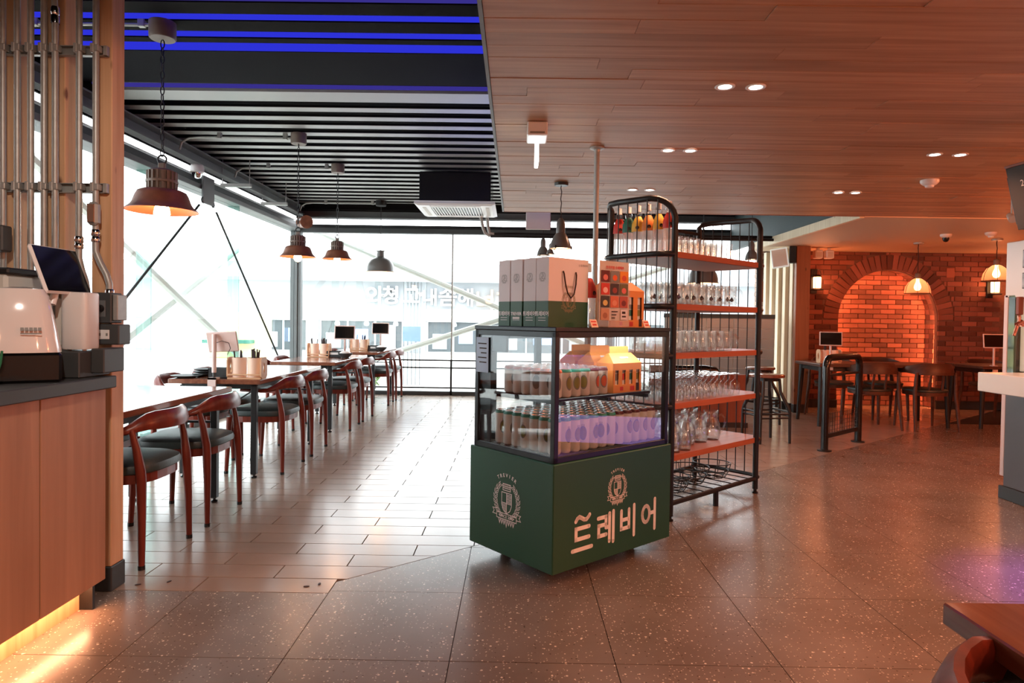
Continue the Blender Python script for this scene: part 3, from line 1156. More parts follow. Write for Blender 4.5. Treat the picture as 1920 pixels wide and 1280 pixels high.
def seat_outline(a, f, bk, n=28, p=3.2):
    out = []
    for i in range(n):
        t_ = 2*pi*i/n
        c, s_ = cos(t_), sin(t_)
        x = a*math.copysign(abs(c)**(2/p), c)
        y = (f if s_ > 0 else bk)*math.copysign(abs(s_)**(2/p), s_)
        x *= 1+.06*(y/.25)
        out.append((x, y))
    return out


def elbow_chair(label, grp):
    t = thing('elbow_chair', label, 'chair', group=grp)
    # apron
    o1 = seat_outline(.232, .225, .225)
    ap = MB()
    ap.prism(o1, .40, .445)
    ap.build('seat_frame', Mm['chairwood'], t)
    pad = MB()
    vs, fs = [], []
    lay = [(1.0, .445), (1.035, .452), (1.045, .468), (1.02, .487), (.9, .499), (.6, .507), (.25, .509)]
    n = 28
    o2 = seat_outline(.232, .235, .232)
    for s_, z in lay:
        vs += [(x*s_, y*s_, z) for x, y in o2]
    for i in range(len(lay)-1):
        for k in range(n):
            l = (k+1) % n
            fs.append((i*n+k, i*n+l, (i+1)*n+l, (i+1)*n+k))
    fs.append(tuple((len(lay)-1)*n+k for k in range(n)))
    pad.add(vs, fs, 0, True)
    pad.build('seat', Mm['seat'], t)
    for sx in (-1, 1):
        l = MB().tube([(sx*.232, -.225, 0), (sx*.226, -.222, .25), (sx*.22, -.215, .42), (sx*.22, -.212, .47), (sx*.226, -.195, .58), (sx*.232, -.175, .668)],
                      [.0145, .0195, .024, .0235, .0185, .014], 10).build('rear_leg', Mm['chairwood'], t)
        MB().cyl((sx*.232, -.225, 0), (sx*.2318, -.2248, .02), .0165, n=10).build('foot_cap', Mm['blackgloss'], l)
        l = MB().tube([(sx*.235, .215, 0), (sx*.228, .205, .25), (sx*.222, .198, .44)], [.0145, .019, .022], 10).build('front_leg', Mm['chairwood'], t)
        MB().cyl((sx*.235, .215, 0), (sx*.2347, .2146, .02), .0165, n=10).build('foot_cap', Mm['blackgloss'], l)
    pts, hh, ww = [], [], []
    N = 24
    for i in range(N+1):
        u = -1+2*i/N
        a = R(-90+u*118)
        x = .275*cos(a)*(1.0)
        y = -.02+.255*sin(a)
        k = max(0, 1-abs(u))
        q = min(1, max(0, (abs(u)-.28)/.34))
        pts.append((x, y, .706-.054*q*q*(3-2*q)))
        g_ = min(1, max(0, (abs(u)-.22)/.42))
        hh.append(.0125+.034*(1-g_*g_*(3-2*g_)))
        ww.append(.011+.010*min(1, k*2)**.5)
    rot_sec(pts, hh, ww).build('back_rail', Mm['chairwood'], t)
    return t


CHY = [3.37, 4.03, 5.33, 6.0, 7.33, 7.98, 9.43, 10.08]
CL = ['green-seated wooden elbow chair nearest the camera, beside the counter post',
      'wooden elbow chair on the aisle at the far half of the bare table',
      'wooden elbow chair on the aisle at the near half of the clamp-stand table',
      'wooden elbow chair on the aisle at the far half of the clamp-stand table',
      'wooden elbow chair on the aisle, fifth in the row from the counter post',
      'wooden elbow chair on the aisle, sixth in the row from the counter post',
      'wooden elbow chair on the aisle, next to last before the far window',
      'wooden elbow chair on the aisle, last one before the far window']
CLW = [c.replace('wooden elbow chair on the aisle', 'wooden elbow chair on the window side').replace('green-seated wooden elbow chair nearest the camera, beside the counter post', 'wooden elbow chair on the window side seen behind the nearest aisle chair') for c in CL]
ch0 = elbow_chair(CL[0], 'elbow chairs along the window tables')
ch0.location = (-2.0, CHY[0], 0)
ch0.rotation_euler = (0, 0, R(90))
jit = random.Random(3)
for i, y in enumerate(CHY):
    if i:
        dup(ch0, (-2.0+jit.uniform(-.015, .015), y, 0), R(90+jit.uniform(-3, 3)), CL[i])
    dup(ch0, (-2.60+jit.uniform(-.02, .02), y+jit.uniform(-.03, .03), 0), R(-90+jit.uniform(-3, 3)), CLW[i])

# ------------------------------------------------------------------ THINGS ON THE TABLES
def cutlery_holder(label, x, y, z, rz, grp):
    t = thing('cutlery_holder', label, 'holder', (x, y, z), rz, grp)
    MB().box(-.125, .125, -.06, .06, 0, .012, .002).build('base', Mm['ashwood'], t)
    for sx in (-1, 1):
        poly = [(-.06, 0), (.06, 0), (.06, .165), (-.06, .165)]
        # side board with an oval grip hole
        mb = MB()
        hole = arc(0, .085, .016, 0, 360, 16, .04)[:-1]
        out = []
        for k in range(16):
            a = 2*pi*k/16
            c, s_ = cos(a), sin(a)
            q = max(abs(c)/.06, abs(s_)/.0825)
            out.append((c/q, .0825+s_/q))
        vs = []
        for xx in (sx*.125-.005, sx*.125+.005):
            vs += [(xx, p[0], p[1]) for p in out] + [(xx, p[0], p[1]) for p in hole]
        fs = []
        for k in range(16):
            l = (k+1) % 16
            fs += [(k, l, 16+l, 16+k), (32+k, 48+k, 48+l, 32+l), (16+k, 16+l, 48+l, 48+k), (k, 32+k, 32+l, l)]
        mb.add(vs, fs)
        mb.build('side_board', Mm['ashwood'], t)
    MB().box(-.12, .12, -.062, -.056, .03, .04).build('rail', Mm['ashwood'], t)
    for k, sx in enumerate((-1, 1)):
        c = MB().lathe([(0, .013), (.052, .013), (.053, .16), (.049, .16), (.048, .02), (0, .02)], 20, (sx*.058, 0, 0)).build('cup', Mm['pinkpaper'], t)
        rr = random.Random(k+int(x*100)+int(y*10))
        mb = MB()
        nn = 3 if k == 0 else 9
        for i in range(nn):
            a = rr.uniform(0, 2*pi)
            d = rr.uniform(.3, 1)
            mb.cyl((sx*.058+.02*cos(a), .02*sin(a), .02), (sx*.058+.045*cos(a)*d, .045*sin(a)*d, .2+rr.uniform(0, .03)), .006, .005, 6)
        mb.build('chopsticks', Mm['cord'], c)
    return t


def black_caddy(label, x, y, z, rz, white=False):
    t = thing('napkin_box', label, 'box', (x, y, z), rz, 'napkin boxes on the window tables')
    MB().box(-.085, .085, -.055, .055, 0, .004).box(-.085, .085, -.055, -.051, 0, .075).box(-.085, .085, .051, .055, 0, .075).box(-.085, -.081, -.055, .055, 0, .075).box(.081, .085, -.055, .055, 0, .075).build('body', Mm['black'], t)
    MB().box(-.078, .078, -.048, .048, .004, .066, .004).build('napkins', Mm['white'], t)
    if white:
        MB().box(-.055, .055, -.0565, -.0555, .032, .058).build('paper_slot', Mm['white'], t)
    return t


def tablet_stand(label, x, y, z, rz, tilt=12, dark=True, hgt=.24, grp='tablet stands on tables'):
    t = thing('tablet_stand', label, 'tablet', (x, y, z), rz, grp)
    cl = MB().box(-.028, .028, -.012, .05, -.075, -.068).box(-.028, .028, -.012, -.005, -.075, .012).box(-.028, .028, -.012, .06, 0.0, .012).build('clamp', Mm['paleplastic'], t)
    MB().cyl((0, .03, .012), (0, .03, hgt), .012, n=12).build('pole', Mm['paleplastic'], t)
    sc = MB()
    sc.T = Matrix.Translation((0, .02, hgt+.03)) @ Matrix.Rotation(R(-tilt), 4, 'X')
    sc.box(-.125, .125, -.006, .006, -.075, .095, .005)
    s_ = sc.build('tablet', Mm['paleplastic'], t)
    f = MB()
    f.T = sc.T
    f.box(-.113, .113, -.0072, -.006, -.063, .083)
    f.build('screen', Mm['screen'], s_)
    return t


GT = 'cutlery holders on the window tables'
cutlery_holder('pale wooden cutlery holder beside the white clamp stand', -2.02, 4.975, .75, 0, GT)
cutlery_holder('pale wooden cutlery holder on the table with the bowl', -2.33, 7.86, .75, 0, GT)
cutlery_holder('pale wooden cutlery holder on the table nearest the far window', -2.26, 9.6, .75, 0, GT)
black_caddy('black napkin box behind the white clamp stand', -2.24, 5.05, .75, 0)
black_caddy('black napkin box below the third table tablet, with white slot', -2.15, 7.88, .75, 0, True)
black_caddy('black napkin box on the table nearest the far window', -2.04, 9.62, .75, 0, True)
# clamp stand seen from the back
t = thing('tablet_stand', 'white tablet stand clamped to the table end, its back and cable showing', 'tablet', (-2.235, 4.88, .75), 0, 'tablet stands on tables')
MB().box(-.03, .03, -.022, .05, -.085, -.075).box(-.03, .03, -.022, -.010, -.085, .014).box(-.03, .03, -.022, .05, 0, .014).build('clamp', Mm['paleplastic'], t)
MB().cyl((.0, .02, .014), (.0, .02, .05), .011, n=12).build('joint', Mm['darkgrey'], t)
MB().cyl((.0, .02, .05), (.0, .02, .335), .0165, n=14).build('pole', Mm['paleplastic'], t)
tb = MB()
tb.T = Matrix.Translation((.045, .06, .275)) @ Matrix.Rotation(R(14), 4, 'X') @ Matrix.Rotation(R(-3), 4, 'Y')
tb.box(-.115, .115, -.007, .007, -.075, .08, .006)
tbo = tb.build('tablet', Mm['paleplastic'], t)
MB().tube([(.012, .02, .27), (.05, .035, .285), (.1, .04, .27), (.11, .045, .23), (.095, .045, .2), (.085, .05, .18)], .0025, 6).build('cable', Mm['cord'], t)
tablet_stand('tablet with grey screen on the table with the bowl', -2.09, 8.08, .75, R(4), 8, hgt=.25)
tablet_stand('tablet with black screen on the table nearest the far window', -1.99, 9.74, .75, R(2), 8, hgt=.28)
# plates and bowls
for k in range(3):
    p = MB().lathe([(0, .004), (.045, .0), (.055, .004), (.088, .018), (.09, .02), (.085, .021), (.05, .009), (0, .008)], 24).build('plate', Mm['darkgrey'], loc=(-2.43+.004*k, 5.17-.003*k, .75+.0185*k))
    tag(p, ['lowest dark plate of the small stack on the clamp-stand table', 'middle dark plate of the small stack on the clamp-stand table', 'topmost dark plate of the small stack on the clamp-stand table'][k], 'plate', 'dark plates on the clamp-stand table')
p = MB().lathe([(0, .004), (.06, 0), (.075, .004), (.11, .016), (.112, .018), (.105, .019), (.06, .008), (0, .008)], 24).build('plate', Mm['darkgrey'], loc=(-2.50, 5.02, .75))
tag(p, 'single flat dark plate at the window corner of the clamp-stand table', 'plate')
for k, (x, y) in enumerate(((-2.0, 7.78), (-1.93, 9.52))):
    p = MB().lathe([(0, .004), (.04, 0), (.045, .006), (.075, .035), (.085, .055), (.08, .055), (.06, .03), (0, .012)], 24).build('bowl', Mm['darkgrey'], loc=(x, y, .75))
    tag(p, ['dark bowl heaped with white napkins beside a napkin box', 'dark bowl on the table nearest the far window'][k], 'bowl')
    q = MB().lathe([(.07, .04), (.066, .06), (.04, .075), (0, .08)], 12).build('napkins', Mm['white'], p)

# ------------------------------------------------------------------ BRICK CORNER TABLES AND CHAIRS
def shell_chair(label, x, y, rz):
    t = thing('round_back_chair', label, 'chair', (x, y, 0), rz, 'dark chairs in the brick corner')
    o1 = seat_outline(.22, .215, .215, p=2.5)
    MB().prism(o1, .405, .445).build('seat_frame', Mm['darkwood'], t)
    pad = MB()
    n = 28
    vs, fs = [], []
    lay = [(1, .445), (1.03, .455), (1.02, .472), (.9, .482), (.3, .486)]
    for s_, z in lay:
        vs += [(a*s_, b_*s_, z) for a, b_ in o1]
    for i in range(len(lay)-1):
        for k in range(n):
            l = (k+1) % n
            fs.append((i*n+k, i*n+l, (i+1)*n+l, (i+1)*n+k))
    fs.append(tuple((len(lay)-1)*n+k for k in range(n)))
    pad.add(vs, fs, 0, True)
    pad.build('seat', Mm['seat'], t)
    for sx in (-1, 1):
        MB().tube([(sx*.255, -.25, 0), (sx*.245, -.215, .25), (sx*.235, -.19, .44), (sx*.225, -.2, .68)], [.014, .021, .023, .017], 10).build('rear_leg', Mm['darkwood'], t)
        MB().tube([(sx*.23, .215, 0), (sx*.215, .195, .43)], [.014, .022], 10).build('front_leg', Mm['darkwood'], t)
        MB().tube([(sx*.07, -.235, .69), (sx*.075, -.19, .46)], [.012, .016], 8).build('back_spindle', Mm['darkwood'], t)
    pts, hh, ww = [], [], []
    for i in range(21):
        u = -1+i/10
        a = R(-90+u*100)
        pts.append((.27*cos(a), -.01+.25*sin(a), .70+.02*(1-u*u)))
        k = 1-abs(u)
        hh.append(.02+.05*min(1, k*1.7))
        ww.append(.012)
    rot_sec(pts, hh, ww).build('back_rail', Mm['darkwood'], t)
    return t


def dark_table(label, x0, x1, y0, y1):
    t = thing('dark_table', label, 'table', ((x0+x1)/2, (y0+y1)/2, 0), 0, 'dark tables in the brick corner')
    W, L = (x1-x0)/2, (y1-y0)/2
    MB().box(-W, W, -L, L, .715, .75, .004).build('tabletop', Mm['darkwood'], t)
    MB().box(-W+.06, W-.06, -L+.07, -L+.09, .66, .715).box(-W+.06, W-.06, L-.09, L-.07, .66, .715).box(-W+.05, -W+.07, -L+.07, L-.07, .66, .715).box(W-.07, W-.05, -L+.07, L-.07, .66, .715).build('frame', Mm['black'], t)
    for sx in (-1, 1):
        for sy in (-1, 1):
            MB().tube([(sx*(W-.03), sy*(L-.05), 0), (sx*(W-.06), sy*(L-.08), .715)], [.022, .034], 10).build('leg', Mm['black'], t)
    return t


dark_table('long dark table in front of the brick alcove', 3.62, 5.22, 7.86, 8.56)
dark_table('second dark table half hidden by the bar post', 5.55, 6.9, 7.86, 8.56)
shell_chair('dark round-backed chair in front of the alcove table, behind the black rail', 4.25, 7.92, 0)
shell_chair('dark round-backed chair at the bar end of the alcove table', 4.88, 7.87, 0)
shell_chair('dark chair on the brick side of the alcove table, rail end', 4.2, 8.72, R(180))
shell_chair('dark chair on the brick side of the alcove table, bar end', 4.85, 8.74, R(180))
shell_chair('dark chair at the second table beside the bar post', 6.25, 8.72, R(180))
tablet_stand('white tablet stand on the alcove table end by the slat wall', 3.78, 7.93, .75, R(-20), 8, hgt=.26, grp=None)
tablet_stand('white tablet stand on the table behind the bar post', 5.72, 7.9, .75, R(-10), 8, hgt=.26, grp=None)
cutlery_holder('dim wooden cutlery holder on the alcove table end', 3.84, 8.1, .75, 0, None)
black_caddy('dark napkin box on the second brick corner table', 6.02, 8.0, .75, 0)

# ------------------------------------------------------------------ DISPLAY FRIDGE
FA = R(41)
FO = Vector((.183, 2.983, 0))
FW, FD = .885, .625
def FR(x, y, z):
    return (FO.x+x*cos(FA)-y*sin(FA), FO.y+x*sin(FA)+y*cos(FA), z)


def emblem(parent, m, s, T, lettering=True, name='crest_print'):
    """laurel crest, s = height in metres, drawn in a local XZ plane placed by T"""
    mb = MB()
    mb.T = T
    k = s
    wd = .0135*k
    sh = [(-.13, .13), (.13, .13), (.13, -.08), (.09, -.17), (0, -.23), (-.09, -.17), (-.13, -.08)]
    S_ = lambda pts: [(x*k, z*k) for x, z in pts]
    mb.ribbon(S_(sh), wd, True)
    mb.ribbon(S_([(0, .13), (0, -.23)]), wd)
    mb.ribbon(S_([(-.13, -.05), (.13, -.05)]), wd)
    for i in range(6):
        z = .10-.025*i
        mb.ribbon(S_([(0, z), (.13, z)]), wd*.9)
    for i in range(6):
        z = -.075-.024*i
        xx = -.13 if z > -.1 else (-.115 if z > -.16 else -.07)
        mb.ribbon(S_([(xx, z), (0, z)]), wd*.9)
    mb.ribbon(S_([(-.10, .17), (.10, .17), (.10, .28), (-.10, .28)]), wd, True)
    for z in (.205, .24):
        mb.ribbon(S_([(-.10, z), (.10, z)]), wd*.8)
    for i in range(5):
        x = -.07+.035*i
        mb.ribbon(S_([(x, .205), (x, .28)]), wd*.7)
    for sx in (-1, 1):
        for ring, off in ((.27, 0), (.33, 0)):
            for i in range(8):
                a = R(-62+i*16.5)
                c = Vector((ring*cos(a), .0+.31*sin(a)*(1.03 if ring > .3 else .95)))
                d = Vector((-sin(a), cos(a)))*.045
                e = Vector((cos(a), sin(a)))*(.022 if ring > .3 else -.018)
                d = d+e
                nn = Vector((-d.y, d.x)).normalized()*.018
                leaf = [c-d, c+nn, c+d, c-nn]
                mb.ribbon([(sx*p.x*k, p.y*k) for p in leaf], wd*.8, True)
    bn_ = [(-.26, -.235), (.26, -.235), (.26, -.335), (-.26, -.335)]
    mb.ribbon(S_(bn_), wd, True)
    for sx in (-1, 1):
        mb.ribbon([(sx*x*k, z*k) for x, z in [(.26, -.19), (.37, -.19), (.33, -.235), (.37, -.285), (.26, -.285)]], wd)
    for i in range(7):
        x = -.18+.06*i
        h = .12 if i == 3 else .08
        mb.ribbon(S_([(x-.03, -.345), (x, -.345-h), (x+.03, -.345)]), wd)
        mb.ribbon(S_([(x, -.345), (x, -.345-h)]), wd*.6)
    o = mb.build(name, m, parent)
    if lettering:
        for i, ch in enumerate('TREVIER'):
            a = R(90+31-i*10.3)
            lo = T @ Vector((.43*k*cos(a), -.0003, .43*k*sin(a)-.0*k))
            q = (T.to_3x3().to_4x4() @ Matrix.Rotation(-(a-pi/2), 4, 'Y') @ Matrix.Rotation(R(90), 4, 'X'))
            text('letter', ch, .088*k, m, o, lo, q.to_euler(), bold=.002*k)
        q = T.to_3x3().to_4x4() @ Matrix.Rotation(R(90), 4, 'X')
        text('letter', 'SINCE 2003', .075*k, m, o, T @ Vector((0, -.0003, -.287*k)), q.to_euler(), bold=.001*k)
    return o


fr = thing('display_fridge', 'green based glass display fridge with a white crest and lettering', 'fridge', FO, FA)
body = MB().box(0, FW, 0, FD, .06, .565, .004).build('base_cabinet', Mm['green'], fr)
for (x, y) in ((.15, .15), (FW-.15, .15), (.15, FD-.12), (FW-.15, FD-.12)):
    c = MB().cyl((-.012, 0, .03), (.012, 0, .03), .03, n=14).build('caster', Mm['black'], fr, loc=(x, y, 0), rot=(0, 0, .6))
    MB().box(-.02, .02, -.02, .02, .05, .062).build('caster_plate', Mm['steel'], c)
i_ = .014
x0, x1, y0, y1 = i_, FW-i_, i_, FD-i_
pw = .028
fm = MB()
for (xx, yy) in ((x0, y0), (x1-pw, y0), (x0, y1-pw), (x1-pw, y1-pw)):
    fm.box(xx, xx+pw, yy, yy+pw, .565, 1.165, .002)
fm.box(x0, x1, y0, y0+.022, .565, .592, .002).box(x0, x1, y1-.03, y1, .565, .605, .002).box(x0, x0+.022, y0, y1, .565, .592, .002).box(x1-.022, x1, y0, y1, .565, .592, .002)
fm.box(x0, x1, y0, y0+.022, 1.143, 1.17, .002).box(x0, x1, y1-.03, y1, 1.12, 1.17, .002).box(x0, x0+.022, y0, y1, 1.143, 1.17, .002).box(x1-.022, x1, y0, y1, 1.143, 1.17, .002)
fm.box((x0+x1)/2-.02, (x0+x1)/2+.02, y1-.028, y1-.008, .6, 1.13)
fm.build('frame', Mm['fridgeblack'], fr)
MB().box(x0-.004, x1+.004, y0-.004, y1+.004, 1.17, 1.19, .003).build('top_panel', Mm['fridgeblack'], fr)
MB().box(x0+pw, x1-pw, y0+.006, y0+.010, .592, 1.143).build('front_glass', Mm['case'], fr)
MB().box(x0+.006, x0+.010, y0+pw, y1-pw, .592, 1.143).build('side_glass', Mm['case'], fr)
MB().box(x1-.010, x1-.006, y0+pw, y1-pw, .592, 1.143).build('side_glass', Mm['case'], fr)
MB().box(x0+pw, x1-pw, y1-.016, y1-.012, .605, 1.12).build('sliding_door', Mm['case'], fr)
MB().box(x0+.02, x1-.02, y0+.02, y1-.03, .582, .594).build('deck', Mm['darkgrey'], fr)
MB().box(.05, .76, .05, .5, .842, .856, .002).build('shelf', Mm['fridgeblack'], fr)
for (xx) in (.1, .42, .72):
    MB().box(xx-.01, xx+.01, .04, y1-.02, .824, .842).build('shelf_bracket', Mm['fridgeblack'], fr)
MB().box(.03, .07, .5, .595, .594, 1.14).build('air_duct', Mm['fridgeblack'], fr)
MB().box(x0+.012, x0+.03, .375, .49, 1.06, 1.155, .003).build('thermostat_box', Mm['blackgloss'], fr)
MB().box(x0-.0015, x0-.0005, .50, .60, .95, 1.13).build('notice_sticker', mat('pale_blue_sticker', (176, 196, 220), .4), fr)
TF = Matrix.Translation((.445, -.0012, .40))
emblem(fr, Mm['print'], .2, TF)
TL_ = Matrix.Translation((-.0012, .325, .335)) @ Matrix.Rotation(R(-90), 4, 'Z')
emblem(fr, Mm['print'], .285, TL_)
# the big lettering, drawn stroke by stroke
ST = {
    0: [[(.12, .93), (.20, 1.01), (.32, 1.05), (.46, 1.0), (.60, .94), (.74, .93), (.86, 1.0), (.92, 1.05)],
        [(.90, .70), (.14, .70), (.14, .38), (.90, .38)], [(-.06, .06), (1.06, .06)]],
    1: [[(.02, .84), (.50, .84), (.50, .60), (.06, .60), (.06, .28), (.52, .28)], [(.50, .50), (.72, .50)],
        [(.72, .92), (.72, .04)], [(.96, .96), (.96, .0)]],
    2: [[(.06, .88), (.06, .30), (.56, .30), (.56, .88)], [(.06, .58), (.56, .58)], [(.90, .98), (.90, .0)]],
    3: [arc(.30, .56, .25, 0, 360, 16, .27), [(.56, .56), (.92, .56)], [(.92, 1.0), (.92, .0)]],
}
for k in range(4):
    mb = MB()
    cw, chh = .118, .156
    ox, oz = .135+.168*k, .135
    mb.T = Matrix.Translation((ox, 0, oz))
    for j, st in enumerate(ST[k]):
        mb.stroke([(p[0]*cw, p[1]*chh) for p in st], .0200, off=-.0012-.0002*j, n=10)
    mb.build('letter', Mm['print'], fr)
for k in range(5):
    MB().box(x0-.0022, x0-.0016, .515, .585-.012*(k % 3), 1.095-.024*k, 1.101-.024*k).build('notice_line', Mm['cord'], fr)

# ------------------------------------------------------------------ CANS
def can(nm, label, grp, h, band, fill, rimcol=None):
    b_ = MB()
    r = .0315
    b_.lathe([(0, .004), (.022, 0), (.026, .002), (r, .010), (r, h-.018)], 20)
    o = b_.build(nm, Mm['canwhite'])
    tag(o, label, 'can', grp)
    MB().lathe([(r+.0002, h-.018), (r+.0002, h-.012), (.027, h-.003)], 20).build('colour_band', band, o)
    MB().lathe([(.027, h-.003), (.0268, h), (.0245, h), (.0235, h-.005), (0, h-.005)], 20).build('lid', Mm['alu'], o)
    # oval crest printed on the side facing local -Y
    e = MB()
    for mi, sc in ((0, 1.0), (1, .80)):
        vs = [(0, 0, 0)]
        vs = []
        n = 18
        rr = r+.0004+.0003*mi
        for ring in (0, .5, 1):
            for k in range(n):
                a = 2*pi*k/n
                th = .62*sc*ring*cos(a)
                vs.append((rr*sin(th), -rr*cos(th), h*.50+.034*sc*ring*sin(a)))
        fs = []
        for j in range(2):
            for k in range(n):
                l = (k+1) % n
                fs.append((j*n+k, j*n+l, (j+1)*n+l, (j+1)*n+k))
        e.add(vs, fs, mi, True)
    for k in range(3):
        a = -.18+.18*k
        e.add([((r+.001)*sin(a-.03), -(r+.001)*cos(a-.03), h*.50+.028), ((r+.001)*sin(a+.03), -(r+.001)*cos(a+.03), h*.50+.028), ((r+.001)*sin(a+.03), -(r+.001)*cos(a+.03), h*.5+.044), ((r+.001)*sin(a-.03), -(r+.001)*cos(a-.03), h*.5+.044)], [(0, 1, 2, 3)], 0)
    e.build('oval_print', [Mm['printgrey'], fill], o)
    return o


def place_cans(proto, spots, rows, mark):
    first = True
    for n_, (x, y, z) in enumerate(spots):
        lab = mark % (ORD_[n_ // rows], ROW_[n_ % rows])
        rz = FA + random.choice((0, 0, -.35, .3, -.8, -1.4))
        if first:
            proto.location = FR(x, y, z)
            proto.rotation_euler = (0, 0, rz)
            proto['label'] = lab
            first = False
        else:
            dup(proto, FR(x, y, z), rz, lab)


ORD_ = ['first', 'second', 'third', 'fourth', 'fifth', 'sixth', 'seventh', 'eighth']
ROW_ = ['front row', 'second row', 'third row', 'fourth row', 'fifth row', 'sixth row', 'seventh row']
PC = .0645
up = lambda i0, i1: [(.085+PC*i, .085+PC*j, .856) for i in range(i0, i1) for j in range(0, 6)]
lo = lambda i0, i1: [(.075+PC*i, .075+PC*j, .594) for i in range(i0, i1) for j in range(0, 7)]
place_cans(can('drink_can', 'white can with an orange rim on the upper fridge shelf', 'orange rimmed cans on the fridge shelf', .138, Mm['canorange'], Mm['printgrey']), up(0, 1), 6, 'orange-rimmed white can, upper fridge shelf, %s file at the glass corner, %s')
place_cans(can('drink_can', 'white can with a teal rim on the upper fridge shelf', 'teal rimmed cans on the upper fridge shelf', .138, Mm['canteal'], Mm['olive']), up(1, 4), 6, 'teal-rimmed white can on the upper fridge shelf, %s teal file, %s')
place_cans(can('drink_can', 'white can with a dark rim beside the orange cartons in the fridge', 'dark rimmed cans on the fridge shelf', .138, Mm['canmaroon'], Mm['canorange']), up(4, 6), 6, 'dark-rimmed white can beside the orange cartons, %s dark file, %s')
place_cans(can('tall_can', 'tall white can with a teal rim on the fridge floor', 'tall teal rimmed cans on the fridge floor', .172, Mm['canteal'], Mm['olive']), lo(0, 7), 7, 'tall teal-rimmed can on the fridge floor, %s file from glass corner, %s')
place_cans(can('tall_can', 'tall white can with a dark red rim on the fridge floor', 'tall dark red rimmed cans on the fridge floor', .172, Mm['canmaroon'], Mm['gold']), lo(7, 12), 7, 'tall dark-red-rimmed can on the fridge floor, %s red file, %s')


def carrier(label, loc, rz, grp, W=.235, D=.115, Hh=.165, win=4):
    """carton with a gabled top, handle slot and a row of window openings showing the can labels"""
    t = thing('drink_carton', label, 'carton', loc, rz, grp)
    mb = MB()
    w_ = W/2
    mb.box(-w_, w_, -.001, D, 0, .04)
    mb.box(-w_, w_, D-.003, D, .04, Hh)
    mb.box(-w_, -w_+.003, 0, D, .04, Hh).box(w_-.003, w_, 0, D, .04, Hh)
    mb.box(-w_, w_, 0, .003, Hh-.035, Hh)
    pitch = W/win
    for k in range(win+1):
        c = -w_+pitch*k
        a, b2 = max(-w_, c-pitch*.25), min(w_, c+pitch*.25)
        mb.box(a, b2, 0, .003, .04, Hh-.035)
    # gable
    vs = [(-w_, 0, Hh), (w_, 0, Hh), (w_, D, Hh), (-w_, D, Hh), (-w_*.8, D/2-.004, Hh+.05), (w_*.8, D/2-.004, Hh+.05), (w_*.8, D/2+.004, Hh+.05), (-w_*.8, D/2+.004, Hh+.05)]
    mb.add(vs, [(0, 1, 5, 4), (1, 2, 6, 5), (2, 3, 7, 6), (3, 0, 4, 7), (4, 5, 6, 7)])
    mb.build('carton_body', Mm['orange'], t)
    MB().box(-w_*.72, w_*.62, D/2-.003, D/2+.003, Hh+.048, Hh+.085, .002).build('handle', Mm['orange'], t)
    q = MB()
    q.T = Matrix.Translation((0, D*.25-.002, Hh+.0265)) @ Matrix.Rotation(R(-47), 4, 'X')
    q.box(-.03, .03, -.0015, .0015, -.005, .005)
    q.build('handle_slot', Mm['white'], t)
    for k in range(win):
        c = -w_+pitch*(k+.5)
        col = [Mm['printgrey'], Mm['redpaper'], Mm['tealpaper'], Mm['olive']][k % 4]
        b_ = MB().cyl((c, .032, .038), (c, .032, Hh-.02), .027, n=12).build('inner_can', Mm['canwhite'], t)
        MB().cyl((c, .032, .062), (c, .032, .062+.035), .0274, n=12).build('can_print', col, b_)
        MB().cyl((c, .032, .1), (c, .032, .125), .0274, n=12).build('can_print', Mm['printgrey'], b_)
    tr = MB()
    tr.box(.02, .055, -.0015, -.0005, .006, .03).box(-.06, -.035, -.0015, -.0005, .01, .03)
    tr.build('carton_print', Mm['redpaper'], t)
    MB().box(w_-.045, w_-.018, -.0016, -.0005, .004, .045).build('figure_print', Mm['cord'], t)
    return t


for k in range(3):
    carrier(['nearest orange carton with four windows on the fridge shelf', 'middle orange carton on the fridge shelf, behind the nearest', 'rearmost orange carton on the fridge shelf'][k],
            FR(.60, .075+.135*k, .856), FA, 'orange cartons in the fridge', W=.225, Hh=.15)
big = carrier('large orange drinks carton with window openings on top of the fridge', FR(.735, .20, 1.19), FA, None, W=.30, D=.14, Hh=.20)

